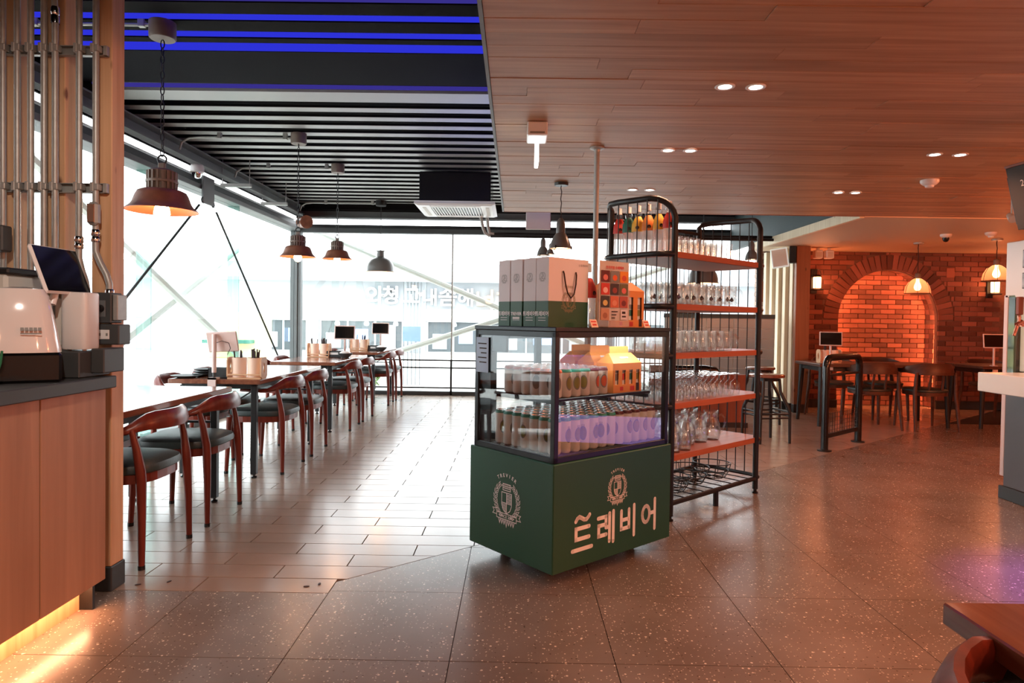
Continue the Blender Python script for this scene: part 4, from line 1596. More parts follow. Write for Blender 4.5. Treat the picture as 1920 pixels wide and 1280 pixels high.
# ------------------------------------------------------------------ GIFT BOXES ON THE FRIDGE
def gift_box(label, b0, english=False, handle=False):
    t = thing('gift_box', label, 'box', FR(.095, b0, 1.19), FA, 'white and green gift boxes on the fridge')
    W, D, Hh, zs = .275, .087, .335, .125
    MB().box(0, W, 0, D, 0, zs).build('green_lower', Mm['boxgreen'], t)
    mb = MB().box(0, W, 0, D, zs, Hh)
    mb.build('white_upper', Mm['boxwhite'], t)
    MB().box(.01, W-.01, D/2-.02, D/2+.02, Hh, Hh+.003).build('top_flap', Mm['boxwhite'], t)
    T = Matrix.Translation((-.0008, D/2, .245)) @ Matrix.Rotation(R(-90), 4, 'Z')
    emblem(t, Mm['printgrey'], .062, T, False)
    text('lettering', 'TREVIER' if english else '트레비어', .022 if english else .026, Mm['print'], t, (-.0008, D/2, .062), (R(90), 0, R(-90)), bold=.0006)
    for k in range(2):
        MB().box(-.0009, -.0004, D/2-.026, D/2+.026, .042-.012*k, .0445-.012*k).build('print_line', Mm['print'], t)
    if english:
        MB().box(-.0009, -.0004, D/2-.026, D/2+.026, .036, .047).build('label_bar', Mm['print'], t)
    if handle:
        T = Matrix.Translation((W*.5, -.0008, .13))
        emblem(t, Mm['gold'], .135, T, False)
        text('lettering', 'TREVIER', .017, Mm['gold'], t, (W*.5, -.0008, .195), (R(90), 0, 0))
        text('lettering', '♔ 트레비어', .014, Mm['printgrey'], t, (W*.86, -.0008, .305), (R(90), 0, 0))
        MB().tube([(W*.34, -.003, .272), (W*.345, -.008, .26), (W*.37, -.012, .21), (W*.42, -.014, .165), (W*.5, -.015, .142), (W*.58, -.014, .16), (W*.635, -.012, .21), (W*.66, -.008, .255), (W*.665, -.003, .27)], .0035, 8).build('rope_handle', Mm['cord'], t)
    return t


gift_box('front gift box with a brown rope handle, white over green', .150, handle=True)
gift_box('white and green gift box second behind the rope-handled one', .241)
gift_box('white and green gift box lettered TREVIER, third from the rope handle', .340, True)
gift_box('rearmost white and green gift box on the fridge', .435)
for k, (x, y, lb) in enumerate(((.30, .035, 'small pink price card before the front gift box'), (.70, .03, 'small pink price card before the orange carton'))):
    t = thing('price_card', lb, 'card', FR(x, y, 1.19), FA+.1)
    q = MB()
    q.T = Matrix.Rotation(R(-22), 4, 'X')
    q.box(-.028, .028, -.001, .001, 0, .042)
    q.build('card', Mm['pinkpaper'], t)
    q = MB()
    q.T = Matrix.Rotation(R(-22), 4, 'X')
    q.box(-.02, .02, -.002, -.001, .027, .033).box(-.015, .017, -.002, -.001, .01, .018)
    q.build('card_print', Mm['redpaper'], t)
    MB().box(-.02, .02, .004, .018, 0, .004).build('foot', Mm['pinkpaper'], t)
# menu stand
t = thing('menu_stand', 'upright acrylic stand with a pink menu sheet of nine pictures', 'menu', FR(.495, .085, 1.19), FA-.06)
MB().box(-.115, .115, -.04, .05, 0, .004, .001).build('acrylic_foot', Mm['case'], t)
MB().box(-.115, .115, -.003, -.001, .004, .34).box(-.115, .115, .003, .005, .004, .34).build('acrylic_sheet', Mm['case'], t)
MB().box(-.105, .105, 0, .002, .035, .335).build('menu_sheet', Mm['pinkpaper'], t)
text('menu_title', '프리미엄 수제맥주', .017, Mm['redpaper'], t, (0, -.0038, .302), (R(90), 0, 0), bold=.0005)
pc = [((96, 30, 28), (220, 120, 110)), ((130, 124, 116), (230, 96, 40)), ((232, 140, 50), (210, 80, 50)), ((206, 60, 46), (240, 190, 180)), ((66, 52, 48), (150, 60, 50)),
      ((110, 100, 60), (230, 110, 100)), ((58, 52, 46), (220, 190, 110)), ((214, 110, 76), (230, 150, 120)), ((186, 88, 66), (120, 40, 36)), ((206, 150, 116), (170, 110, 80))]
for k in range(10):
    cx, cz = -.067+.067*(k % 3), .258-.064*(k//3)
    f = MB().box(cx-.03, cx+.03, -.0042, -.0032, cz-.029, cz+.029).build('menu_picture', mat('menu_print', pc[k][0], .4), t)
    q = MB()
    q.lathe([(0, 0), (.016, .001)], 10)
    q = MB()
    q.add([(cx+.017*cos(a), -.0046, cz-.006+.015*sin(a)) for a in [2*pi*i/12 for i in range(12)]], [tuple(range(12))])
    q.build('dish_print', mat('menu_dish_print', pc[k][1], .4), f)
for k in range(3):
    MB().box(-.02, .024-.01*k, -.0042, -.0032, .078-.016*k, .083-.016*k).build('menu_line', Mm['cord'], t)
MB().box(.045, .092, -.0042, -.0032, .04, .09).build('menu_note', Mm['boxwhite'], t)
MB().box(.055, .08, -.0048, -.0042, .07, .082).box(.055, .084, -.0048, -.0042, .052, .06).build('menu_note_print', Mm['cord'], t)


# ------------------------------------------------------------------ BOTTLES, GLASSES, MUGS
def bottle(label, grp, paper, h=.315):
    t = thing('glass_bottle', label, 'bottle', group=grp)
    r = .039
    s = h/.315
    MB().lathe([(0, .006), (.03, 0), (r, .008), (r, .165*s), (.034, .185*s), (.02, .215*s), (.0145, .235*s), (.0135, .285*s)], 20).build('body', Mm['bottleglass'], t)
    MB().lathe([(r-.004, .012), (r-.004, .15*s)], 20).build('milky_fill', Mm['frost'], t)
    MB().lathe([(.0165, .27*s), (.0165, .285*s), (.016, .3*s), (.0165, .31*s), (.0, .315*s)], 12).build('swing_cap', Mm['white'], t)
    for sg in (-1, 1):
        MB().tube([(sg*.016, 0, .285*s), (sg*.022, 0, .26*s), (sg*.018, 0, .235*s)], .0015, 5).build('cap_wire', Mm['chrome'], t)
    # paper neck tag: bent flag hanging from the neck
    mb = MB()
    vs, fs = [], []
    pr = [(.0185, .240*s), (.028, .222*s), (.040, .196*s), (.0435, .165*s), (.0435, .142*s)]
    for (rr, z) in pr:
        for k in range(7):
            a = R(-90-74+k*148/6)
            vs.append((rr*cos(a), rr*sin(a), z))
    for i in range(4):
        for k in range(6):
            fs.append((i*7+k, i*7+k+1, (i+1)*7+k+1, (i+1)*7+k))
    mb.add(vs, fs, 0, True)
    f = mb.build('paper_tag', paper, t)
    MB().add([(.012*cos(a), -.0432, .166*s+.012*sin(a)) for a in [2*pi*i/10 for i in range(10)]], [tuple(range(10))]).build('tag_print', Mm['cord'], f)
    return t


RA = R(42.2)
RO = Vector((.966, 4.05, 0))
RW, RD = 1.05, .5
def RK(x, y, z):
    return (RO.x+x*cos(RA)-y*sin(RA), RO.y+x*sin(RA)+y*cos(RA), z)


ZS = [1.655, 1.335, 1.03, .72, .40]          # top surfaces of the five shelves
bt = [('redpaper', 'clear bottle with a red neck tag at the front of the rack top'), ('yellowpaper', 'clear bottle with a yellow neck tag next to the front red-tagged one'),
      ('orangepaper', 'clear bottle with an orange neck tag on the rack top'), ('yellowpaper', 'clear bottle with a yellow neck tag next to the green-tagged one'),
      ('tealpaper', 'clear bottle with a green neck tag on the rack top'), ('redpaper', 'clear bottle with a red neck tag at the back of the rack top')]
for k, (pm, lb) in enumerate(bt):
    o = bottle(lb, 'tagged bottles on the rack top', Mm[pm])
    o.location = RK(.015, .055+.078*k, ZS[0])
    o.rotation_euler = (0, 0, RA-R(45)+random.uniform(-.3, .3))
o = bottle('clear bottle with a red paper tag standing on the fridge behind the menu stand', None, Mm['redpaper'], .33)
o.location = FR(.425, .20, 1.19)
o.rotation_euler = (0, 0, FA)


def vessel(nm, label, cat, grp, prof, handle=None, n=18, sm=True):
    mb = MB()
    mb.lathe(prof, n, smooth=sm)
    if handle:
        mb.tube(handle[0], handle[1], 8, caps=False)
    o = mb.build(nm, Mm['mug'])
    return tag(o, label, cat, grp)


ORD = ['first', 'second', 'third', 'fourth', 'fifth', 'sixth', 'seventh', 'eighth', 'ninth', 'tenth', 'eleventh', 'twelfth']
ROW = ['front row', 'second row', 'third row', 'fourth row', 'fifth row']


def spread(o, spots, mark=None, rows=1):
    per = len(spots)//rows
    for i, (p, rz) in enumerate(spots):
        c = o if i == 0 else dup(o)
        if mark:
            c['label'] = mark % (ROW[i//per], ORD[i % per])
        c.location = p
        c.rotation_euler = (0, 0, rz)


g = vessel('small_tumbler', 'small clear tumbler on the top rack shelf', 'glass', 'small tumblers on the top rack shelf',
           [(0, .008), (.027, .008), (.0295, .108), (.032, .108), (.0292, 0), (0, 0)], n=14)
spread(g, [(RK(.115+.067*i, .06+.075*j, ZS[0]), 0) for j in range(4) for i in range(10)], 'small clear tumbler on the top rack shelf, %s, %s from the fridge end', 4)
hd = [(.038, 0, .118), (.058, 0, .116), (.074, 0, .10), (.077, 0, .07), (.071, 0, .038), (.056, 0, .024), (.038, 0, .024)]
g = vessel('beer_mug', 'clear straight beer mug with a dark crest on the second rack shelf', 'mug', 'straight mugs on the second rack shelf',
           [(0, .014), (.034, .014), (.037, .138), (.041, .140), (.0425, .138), (.0415, .01), (.038, 0), (0, 0)], (hd, [.0065, .007, .007, .007, .007, .007, .0065]))
c = MB()
for sx in (1,):
    pts = [(-.35, .042), (0, .068), (.35, .042), (0, .03)]
    c.add([(.0432*cos(a-1.2), .0432*sin(a-1.2), z) for a, z in pts], [(0, 1, 2, 3)])
c.build('crest_print', Mm['cord'], g)
spread(g, [(RK(.04+.094*i, .075+.115*j, ZS[1]), RA+R(random.choice((-70, -40, -20, -55)))) for j in range(3) for i in range(9)], 'straight beer mug with dark crest, second rack shelf, %s, %s from the fridge end', 3)
hd = [(.04, 0, .112), (.062, 0, .111), (.08, 0, .09), (.082, 0, .062), (.074, 0, .034), (.058, 0, .022), (.04, 0, .024)]
g = vessel('beer_mug', 'thick clear dimpled mug on the third rack shelf', 'mug', 'thick mugs on the third rack shelf',
           [(0, .016), (.033, .016), (.038, .06), (.036, .07), (.036, .134), (.044, .134), (.045, .125), (.043, .085), (.047, .06), (.045, .03), (.043, .0), (0, 0)], (hd, [.0075]*7))
spread(g, [(RK(.045+.1*i, .08+.115*j, ZS[2]), RA+R(random.choice((-60, -30, -10, -45)))) for j in range(3) for i in range(8)], 'thick dimpled mug on the third rack shelf, %s, %s from the fridge end', 3)
g = vessel('stemmed_glass', 'clear stemmed beer glass upside down on the fourth rack shelf', 'glass', 'upside-down stemmed glasses on the fourth rack shelf',
           [(.031, 0), (.036, .03), (.037, .055), (.030, .085), (.012, .102), (.0055, .108), (.005, .128), (.010, .140), (.030, .147), (.032, .149), (0, .151)], n=16)
spread(g, [(RK(.005+.0765*i, .06+.078*j, ZS[3]), 0) for j in range(5) for i in range(12)], 'upside-down stemmed glass on the fourth rack shelf, %s, %s from fridge end', 5)
hd = [(.045, 0, .165), (.075, 0, .175), (.098, 0, .15), (.10, 0, .11), (.09, 0, .07), (.06, 0, .045)]
g = vessel('glass_pitcher', 'clear rounded glass pitcher with a handle on the lowest rack shelf', 'pitcher', 'pitchers on the lowest rack shelf',
           [(0, .014), (.05, .014), (.064, .05), (.058, .11), (.040, .15), (.040, .185), (.05, .205), (.054, .205), (.045, .184), (.045, .152), (.063, .11), (.069, .05), (.056, 0), (0, 0)], (hd, [.007, .008, .008, .008, .008, .007]), 22)
spread(g, [(RK(.26+.155*i, .17+.165*j, ZS[4]), RA+R(-40+random.uniform(-25, 25))) for j in range(2) for i in range(4)], 'rounded glass pitcher on the lowest rack shelf, %s, %s from the fridge end', 2)
hd = [(.036, 0, .105), (.058, 0, .108), (.07, 0, .09), (.07, 0, .06), (.06, 0, .04), (.038, 0, .036)]
g = vessel('jar_mug', 'clear jar mug with a handle at the front of the lowest rack shelf', 'mug', 'jar mugs at the front of the lowest rack shelf',
           [(0, .012), (.034, .012), (.038, .03), (.038, .09), (.031, .108), (.031, .13), (.035, .13), (.036, .108), (.043, .09), (.043, .03), (.038, 0), (0, 0)], (hd, [.006]*6))
spread(g, [(RK(x, y, ZS[4]), RA+R(-30+random.uniform(-30, 20))) for x, y in ((.02, .07), (.125, .065), (.02, .19), (.13, .2), (.235, .06), (.02, .31), (.13, .34))], 'jar mug at the fridge end of the lowest rack shelf, %s, %s one', 1)

# ------------------------------------------------------------------ GLASSWARE RACK
rk = thing('glassware_rack', 'tall black wire rack with wooden shelves full of glassware', 'rack', RO, RA)
BU = .085                           # rounded bulge of both ends
def endpath(x, sg):
    return [(x, 0), (x+sg*BU*.55, .012), (x+sg*BU*.9, .05), (x+sg*BU, .1), (x+sg*BU, RD-.1), (x+sg*BU*.9, RD-.05), (x+sg*BU*.55, RD-.012), (x, RD)]
outl = endpath(0, -1)[::-1] + endpath(RW, 1)
outl = endpath(RW, 1) + endpath(0, -1)[::-1]
for z in ZS:
    sh = MB()
    inner = [(x, y) for x, y in outl]
    sh.prism(outl, z-.036, z, 0, 0)
    s_ = sh.build('shelf', Mm['rackwood'], rk)
    MB().box(-.07, RW+.07, .02, RD-.02, z-.0375, z-.0365).build('shelf_underside', Mm['offwhite'], s_)
    for x, sg in ((0, -1), (RW, 1)):
        MB().tube([(p[0]+sg*.012, p[1], z-.018) for p in endpath(x, sg)], .017, 10).build('end_ring', Mm['black'], rk)
for x, sg in ((0, -1), (RW, 1)):
    pts = [(x, 0, .03), (x, 0, 1.86)] + [(x+sg*BU*(.1+.9*(1-cos(R(a)))), .12-.12*cos(R(a)), 1.86+.12*sin(R(a))) for a in (18, 36, 54, 72, 90)] + [(x+sg*BU, RD-.12, 1.985), (x+sg*BU*.8, RD-.05, 1.985), (x+sg*BU*.4, RD-.012, 1.975), (x, RD, 1.95), (x, RD, .03)]
    MB().tube(pts, .0195, 12).build('end_frame', Mm['black'], rk)
    MB().tube([(p[0]+sg*.012, p[1], .105) for p in endpath(x, sg)], .014, 8).build('end_ring', Mm['black'], rk)
    ep = endpath(x, sg)
    # thin upright wires round the end
    for k in range(8):
        u = (k+.5)/8
        L = [0]
        for a, b_ in zip(ep, ep[1:]):
            L.append(L[-1]+math.hypot(b_[0]-a[0], b_[1]-a[1]))
        d = u*L[-1]
        for i in range(len(ep)-1):
            if L[i] <= d <= L[i+1]:
                q = (d-L[i])/(L[i+1]-L[i])
                px, py = ep[i][0]+(ep[i+1][0]-ep[i][0])*q, ep[i][1]+(ep[i+1][1]-ep[i][1])*q
        topz = 1.975 if py > .12 else 1.86+.12*math.sqrt(max(0, 1-((.12-py)/.12)**2))
        MB().tube([(px+sg*.014, py, .1), (px+sg*.012, py, topz)], .0042, 6).build('end_wire', Mm['black'], rk)
for k in range(17):
    x = .055+k*(RW-.11)/16
    MB().cyl((x, RD+.012, .1), (x, RD+.012, 1.90), .0032, n=6).build('back_wire', Mm['black'], rk)
MB().cyl((0, RD, 1.90), (RW, RD, 1.90), .012, n=8).build('top_rail', Mm['black'], rk)
MB().cyl((0, 0, .105), (RW, 0, .105), .016, n=8).build('bottom_rail', Mm['black'], rk)
MB().cyl((0, RD, .105), (RW, RD, .105), .016, n=8).build('bottom_rail', Mm['black'], rk)
MB().cyl((RW*.5, 0, .105), (RW*.5, 0, .0), .018, n=8).build('middle_foot', Mm['black'], rk)
for (x, y) in ((0, 0), (RW, 0), (0, RD), (RW, RD)):
    MB().lathe([(0, 0), (.022, 0), (.022, .008), (.012, .012), (.012, .04)], 10, (x, y, 0)).build('foot', Mm['blackgloss'], rk)
for k in range(9):
    x = .06+k*.115
    MB().cyl((x, 0, .112), (x, RD, .112), .004, n=6).build('floor_wire', Mm['black'], rk)
# tangle of black wire baskets in the bottom of the rack
for k, (x, y, r_, tz) in enumerate(((.22, .16, .13, .2), (.52, .22, .15, -.12), (.80, .2, .13, .1))):
    t = thing('wire_basket', ['round black wire basket at the fridge end of the rack bottom', 'round black wire basket in the middle of the rack bottom', 'round black wire basket at the outer end of the rack bottom'][k], 'basket', RK(x, y, .118), RA+k, 'wire baskets in the rack bottom')
    for (rr, z) in ((r_*.7, .006), (r_*.9, .05), (r_, .10)):
        MB().tube([(rr*cos(a), rr*sin(a), z+(rr*tz*sin(a) if z > .02 else 0)*.3+.004) for a in [2*pi*i/24 for i in range(24)]], .004, 6, closed=True).build('ring_wire', Mm['black'], t)
    for i in range(10):
        a = 2*pi*i/10
        MB().tube([(0, 0, .008), (r_*.7*cos(a), r_*.7*sin(a), .006), (r_*.9*cos(a), r_*.9*sin(a), .05+r_*.9*tz*.3*sin(a)+.004), (r_*cos(a), r_*sin(a), .10+r_*tz*.3*sin(a)+.004)], .003, 5).build('spoke_wire', Mm['black'], t)
t = thing('grey_pole', 'thin galvanised pole from floor to plank ceiling behind the fridge', 'pole', (.492, 4.13, 0))
MB().cyl((0, 0, .004), (0, 0, 2.285), .0165, n=14).build('tube', Mm['steel'], t)
MB().lathe([(0, 2.298), (.045, 2.298), (.045, 2.29), (.02, 2.284), (.017, 2.27)], 16).build('ceiling_flange', Mm['steel'], t)
MB().lathe([(.017, .03), (.02, .012), (.045, .008), (.045, 0), (0, 0)], 16).build('floor_flange', Mm['steel'], t)

# ------------------------------------------------------------------ PENDANT LAMPS
def chain(z0, z1, step=.046, r=.0034):
    mb = MB()
    z = z0
    k = 0
    while z < z1-step*.6:
        h = step*.78
        pts = []
        for i in range(10):
            a = 2*pi*i/10
            x, zz = .011*cos(a), z+step/2+h*.72*sin(a)
            pts.append((x, 0, zz) if k % 2 == 0 else (0, x, zz))
        mb.tube(pts, r, 5, closed=True)
        z += step
        k += 1
    return mb


def canopy(t, z, mm='housing', r=.075, h=.1):
    MB().lathe([(0, z-h), (r*.92, z-h), (r, z-h+.008), (r, z), (0, z)], 22).build('ceiling_mount', Mm[mm], t)


def industrial_lamp(label, x, y, zr, ztop, dia, pw):
    """ribbed casting over a flared rust brown shade, on a chain"""
    t = thing('pendant_lamp', label, 'lamp', (x, y, zr), 0, 'rust brown pendant lamps over the window tables')
    k = dia/.40
    r = dia/2
    MB().lathe([(r, 0), (r*1.0, .004*k), (r*.86, .028*k), (r*.80, .045*k), (r*.72, .09*k), (r*.66, .112*k), (r*.55, .122*k), (r*.34, .124*k)], 36).build('shade', Mm['rust'], t)
    MB().lathe([(r*.985, .002), (r*.84, .028*k), (r*.78, .045*k), (r*.70, .088*k), (r*.34, .118*k)], 36).build('shade_lining', mat('shade_lining_copper', (190, 110, 76), .45, metal=.3), t)
    hs = MB()
    hs.lathe([(0, .118*k), (r*.36, .118*k), (r*.36, .235*k), (r*.30, .245*k), (0, .245*k)], 28)
    for i in range(18):
        a = 2*pi*i/18
        hs.T = Matrix.Rotation(a, 4, 'Z')
        hs.box(r*.34, r*.42, -.006*k, .006*k, .125*k, .232*k)
    hs.T = None
    h = hs.build('ribbed_housing', Mm['housing'], t)
    MB().lathe([(r*.43, .165*k), (r*.44, .168*k), (r*.44, .178*k), (r*.43, .181*k)], 28).box(-.012, .012, r*.40, r*.5, .15*k, .2*k).build('clamp_band', Mm['housing'], h)
    MB().box(-.02*k, .02*k, -.012*k, .012*k, .243*k, .285*k, .004).build('neck', Mm['housing'], t)
    MB().tube([(0.026*k*cos(a), 0, .305*k+.026*k*sin(a)) for a in [R(-80+i*340/16) for i in range(17)]], .0055*k, 8).build('hook', Mm['black'], t)
    chain(.325*k, ztop-zr-.1).build('chain', Mm['black'], t)
    canopy(t, ztop-zr)
    MB().lathe([(0, -.055*k), (.03*k, -.045*k), (.046*k, -.015*k), (.04*k, .02*k), (.022*k, .05*k), (.018*k, .1*k)], 18).build('bulb', Mm['bulb'], t)
    lamp('pendant_light', 'POINT', (x, y, zr-.02), pw, (1, .5, .25), .05)
    return t


def dome_lamp(label, x, y, zr, ztop, dia, grp=None):
    t = thing('pendant_lamp', label, 'lamp', (x, y, zr), 0, grp)
    r = dia/2
    MB().lathe([(r, 0), (r*1.02, .006), (r*.98, .02), (r*.97, .06), (r*.9, .12), (r*.72, .18), (r*.42, .215), (r*.3, .225), (r*.26, .235), (r*.25, .31), (r*.32, .315), (r*.32, .325), (0, .33)], 34).build('dome_shade', Mm['greydome'], t)
    MB().lathe([(r*.985, .003), (r*.95, .06), (r*.88, .118), (r*.70, .176), (.01, .21)], 34).build('shade_lining', Mm['offwhite'], t)
    MB().lathe([(0, .03), (.03, .04), (.04, .07), (.02, .13)], 14).build('bulb', Mm['bulb'], t)
    chain(.335, ztop-zr-.1).build('chain', Mm['black'], t)
    canopy(t, ztop-zr, 'black', .08, .08)
    lamp('pendant_light', 'POINT', (x, y, zr-.01), 5, (1, .55, .3), .05)
    return t


industrial_lamp('large rust brown pendant lamp hanging nearest the counter post', -2.135, 3.98, 1.845, 2.97, .405, 12)
industrial_lamp('rust brown pendant lamp hanging before the window corner post', -2.13, 6.45, 1.805, 3.0, .345, 9)
industrial_lamp('smaller rust brown pendant lamp between two others', -2.09, 7.72, 1.90, 3.0, .345, 8)
dome_lamp('grey dome pendant lamp nearest the far window', -2.06, 10.05, 1.92, 3.0, .43)
dome_lamp('grey dome pendant lamp hanging behind the glassware rack', 2.45, 8.7, 1.735, 3.0, .40)


def cone_lamp(label, x, y, zr, ztop, dia, grp='small grey cone pendants', cord=True):
    t = thing('pendant_lamp', label, 'lamp', (x, y, zr), 0, grp)
    r = dia/2
    k = dia/.165
    MB().lathe([(r, 0), (r*1.03, .004), (r*1.0, .02*k), (r*.9, .05*k), (r*.70, .09*k), (r*.5, .115*k), (r*.42, .12*k), (r*.42, .19*k), (r*.36, .215*k), (r*.18, .235*k), (.01, .24*k)], 26).build('cone_shade', Mm['greydome'], t)
    MB().lathe([(0, .01*k), (r*.86, .01*k)], 20).build('lamp_glass', Mm['pinkpaper'] if not cord else mat('lit_lamp_glass', (250, 210, 180), .3, emit=((1, .6, .35), 3)), t)
    for i in range(3):
        a = 2*pi*i/3
        MB().box(-.005, .005, -.008, .008, -.005, .02).build('rim_clip', Mm['black'], t, loc=((r*1.04)*cos(a), (r*1.04)*sin(a), 0))
    H_ = ztop-zr
    pts = [(.004*sin(j*2.1), .004*cos(j*1.7), .24*k+(H_-.25*k)*j/9) for j in range(10)]
    MB().tube(pts, .004, 6).build('cord', Mm['cord'], t)
    canopy(t, H_, 'black', .055, .022)
    return t


cone_lamp('grey cone pendant hanging under the plank ceiling above the gift boxes', .345, 5.2, 1.785, 2.298, .165)
cone_lamp('distant flat pendant lamp seen just over the gift boxes', .37, 9.2, 2.12, 3.0, .17, None)
cone_lamp('distant dark cone pendant beside the one over the gift boxes', .46, 9.0, 2.12, 3.0, .10, None)
cone_lamp('dark cone pendant behind the outer end of the glassware rack', 3.1, 8.75, 2.06, 3.0, .17, None)
lamp('cone_light', 'POINT', (.345, 5.2, 1.77), 2.5, (1, .55, .3), .04)


def amber_lamp(label, x, y, zr, ztop):
    t = thing('cage_pendant', label, 'lamp', (x, y, zr), 0, 'amber glass pendants in the brick corner')
    MB().lathe([(.15, 0), (.148, .03), (.135, .09), (.10, .15), (.055, .185), (.03, .195)], 28).build('amber_shade', Mm['amber'], t)
    MB().lathe([(.03, .19), (.034, .2), (.034, .25), (.02, .265), (0, .27)], 16).build('socket', Mm['housing'], t)
    MB().lathe([(0, .035), (.028, .045), (.042, .08), (.034, .115), (.018, .15), (.016, .2)], 16).build('bulb', Mm['redbulb'], t)
    cg = MB()
    cg.tube([(.153*cos(2*pi*i/28), .153*sin(2*pi*i/28), .0) for i in range(28)], .004, 6, closed=True)
    for i in range(6):
        a = 2*pi*i/6
        cg.tube([(rr*cos(a), rr*sin(a), z) for rr, z in ((.153, 0), (.151, .03), (.138, .092), (.103, .153), (.058, .188), (.034, .2))], .003, 5)
    cg.build('wire_cage', Mm['black'], t)
    MB().tube([(.003*sin(j*1.9), .003*cos(j), .265+(ztop-zr-.28)*j/7) for j in range(8)], .005, 6).build('cord', Mm['cord'], t)
    canopy(t, ztop-zr, 'steel', .06, .02)
    lamp('amber_light', 'POINT', (x, y, zr+.07), 8, RED, .045)
    return t


amber_lamp('amber glass pendant lamp hanging in front of the brick arch', 5.17, 8.55, 1.635, 2.288)
amber_lamp('amber glass pendant lamp beside the bar post top', 5.85, 8.1, 1.78, 2.288)


def sconce(label, x, z):
    t = thing('wall_lantern', label, 'lantern', (x, WY-.03, z), 0, 'wall lanterns on the brick wall')
    MB().box(-.045, .045, 0, .025, -.16, .20, .004).build('back_plate', Mm['black'], t)
    MB().lathe([(0, -.115), (.08, -.115), (.088, -.105), (.06, -.085), (0, -.085)], 18, (0, -.10, 0)).build('base', Mm['black'], t)
    MB().lathe([(.052, -.088), (.055, .06), (.05, .075)], 18, (0, -.10, 0)).disc(.05, .075, 18, (0, -.10)).build('lantern_glass', Mm['lantern'], t)
    MB().lathe([(.062, .075), (.06, .085), (.03, .11), (0, .115)], 18, (0, -.10, 0)).build('cap', Mm['black'], t)
    for i in range(4):
        a = pi/4+pi*i/2
        MB().cyl((.062*cos(a), -.10+.062*sin(a), -.09), (.062*cos(a), -.10+.062*sin(a), .08), .003, n=5).build('cage_wire', Mm['black'], t)
    MB().tube([(.055*cos(a), -.10, .10+.09*sin(a)) for a in [pi*i/12 for i in range(13)]], .004, 6).build('handle', Mm['black'], t)
    lamp('lantern_light', 'POINT', (x, WY-.25, z), 5, RED, .05)
    return t


sconce('glowing wall lantern on the brick wall next to the slat wall', 4.36, 1.83)
sconce('glowing wall lantern on the brick wall beside the bar post', 6.93, 1.80)
t = thing('wall_plate', 'blank brick-coloured square plate on the wall between arch and lantern', 'plate', (6.36, WY-.002, 2.0))
MB().box(-.06, .06, -.012, .004, -.07, .07, .004).build('plate', mat('plate_pinkbrown', (176, 108, 88), .6), t)

# ------------------------------------------------------------------ CEILING FITTINGS
for i, (x, y) in enumerate(DOWN):
    nm = ['left', 'right']
    lbs = ['first of the pair of downlights nearest the camera', 'second of the pair of downlights nearest the camera',
           'downlight of the middle pair above the fridge, exit sign side', 'downlight of the middle pair above the fridge, rack side',
           'downlight of the far pair above the rack, pendant side', 'downlight of the far pair above the rack, outer side',
           'downlight of the pair nearest the chalkboard, rack side', 'downlight of the pair nearest the chalkboard, board side',
           'downlight of the pair before the cream ceiling, rack side', 'downlight of the pair before the cream ceiling, board side']
    t = thing('downlight', 'round recessed '+lbs[i], 'ceiling light', (x, y, 2.2955), 0, 'recessed downlights in the plank ceiling')
    MB().lathe([(.030, -.001), (.042, -.003), (.045, -.0005), (.045, .004)], 24).build('trim_ring', Mm['white'], t)
    MB().disc(.0315, -.0006, 24).build('led_disc', Mm['led_white'], t)
# smoke and camera domes
def dome(label, cat, nm, x, y, z, r, dark=False):
    t = thing(nm, label, cat, (x, y, z))
    MB().lathe([(r, 0), (r, -.018), (r*.85, -.03), (r*.62, -.04), (0, -.045)], 24).build('body', Mm['white'], t)
    if dark:
        MB().lathe([(r*.6, -.04), (r*.56, -.065), (r*.35, -.085), (0, -.092)], 18).build('lens_dome', Mm['blackgloss'], t)
    else:
        MB().lathe([(r*.5, -.042), (r*.45, -.055), (0, -.06)], 18).build('sensor_tip', Mm['white'], t)
    return t


dome('white smoke detector on the plank ceiling near the chalkboard', 'detector', 'smoke_detector', 3.05, 4.93, 2.30, .062)
dome('white camera dome with dark lens on the cream ceiling', 'camera', 'camera_dome', 5.0, 7.75, 2.29, .06, True)
dome('white smoke detector on the cream ceiling beside the camera dome', 'detector', 'smoke_detector', 5.38, 7.55, 2.29, .06)
t = thing('camera_dome', 'white camera dome with clear lens on the window beam', 'camera', (-3.36, 6.95, 2.80))
MB().lathe([(0, 0), (.06, 0), (.07, -.03), (.068, -.075), (.05, -.085)], 22).build('body', Mm['white'], t)
MB().lathe([(.052, -.085), (.048, -.115), (.03, -.137), (0, -.143)], 18).build('lens_dome', Mm['chrome'], t)
# emergency sign on the plank ceiling
t = thing('emergency_light', 'white emergency light box with a bright edge-on panel under the plank ceiling', 'light', (.105, 3.62, 2.298))
MB().box(-.055, .055, -.02, .16, -.075, 0, .006).build('housing', Mm['white'], t)
MB().box(-.010, .010, .0, .15, -.215, -.075, .002).build('lit_panel', Mm['exitglow'], t)
MB().box(-.04, .04, -.0215, -.020, -.065, -.055).build('seam', Mm['printgrey'], t)
# hanging grey panel behind the wood edge
t = thing('hanging_panel', 'grey sheet panel hanging behind the plank ceiling edge', 'panel', (.235, 7.3, 0))
MB().box(-.135, .135, -.02, .02, 2.22, 2.62, .004).build('sheet', Mm['offwhite'], t)
MB().box(-.01, .01, -.01, .01, 2.62, 3.0).build('hanger', Mm['grey'], t)
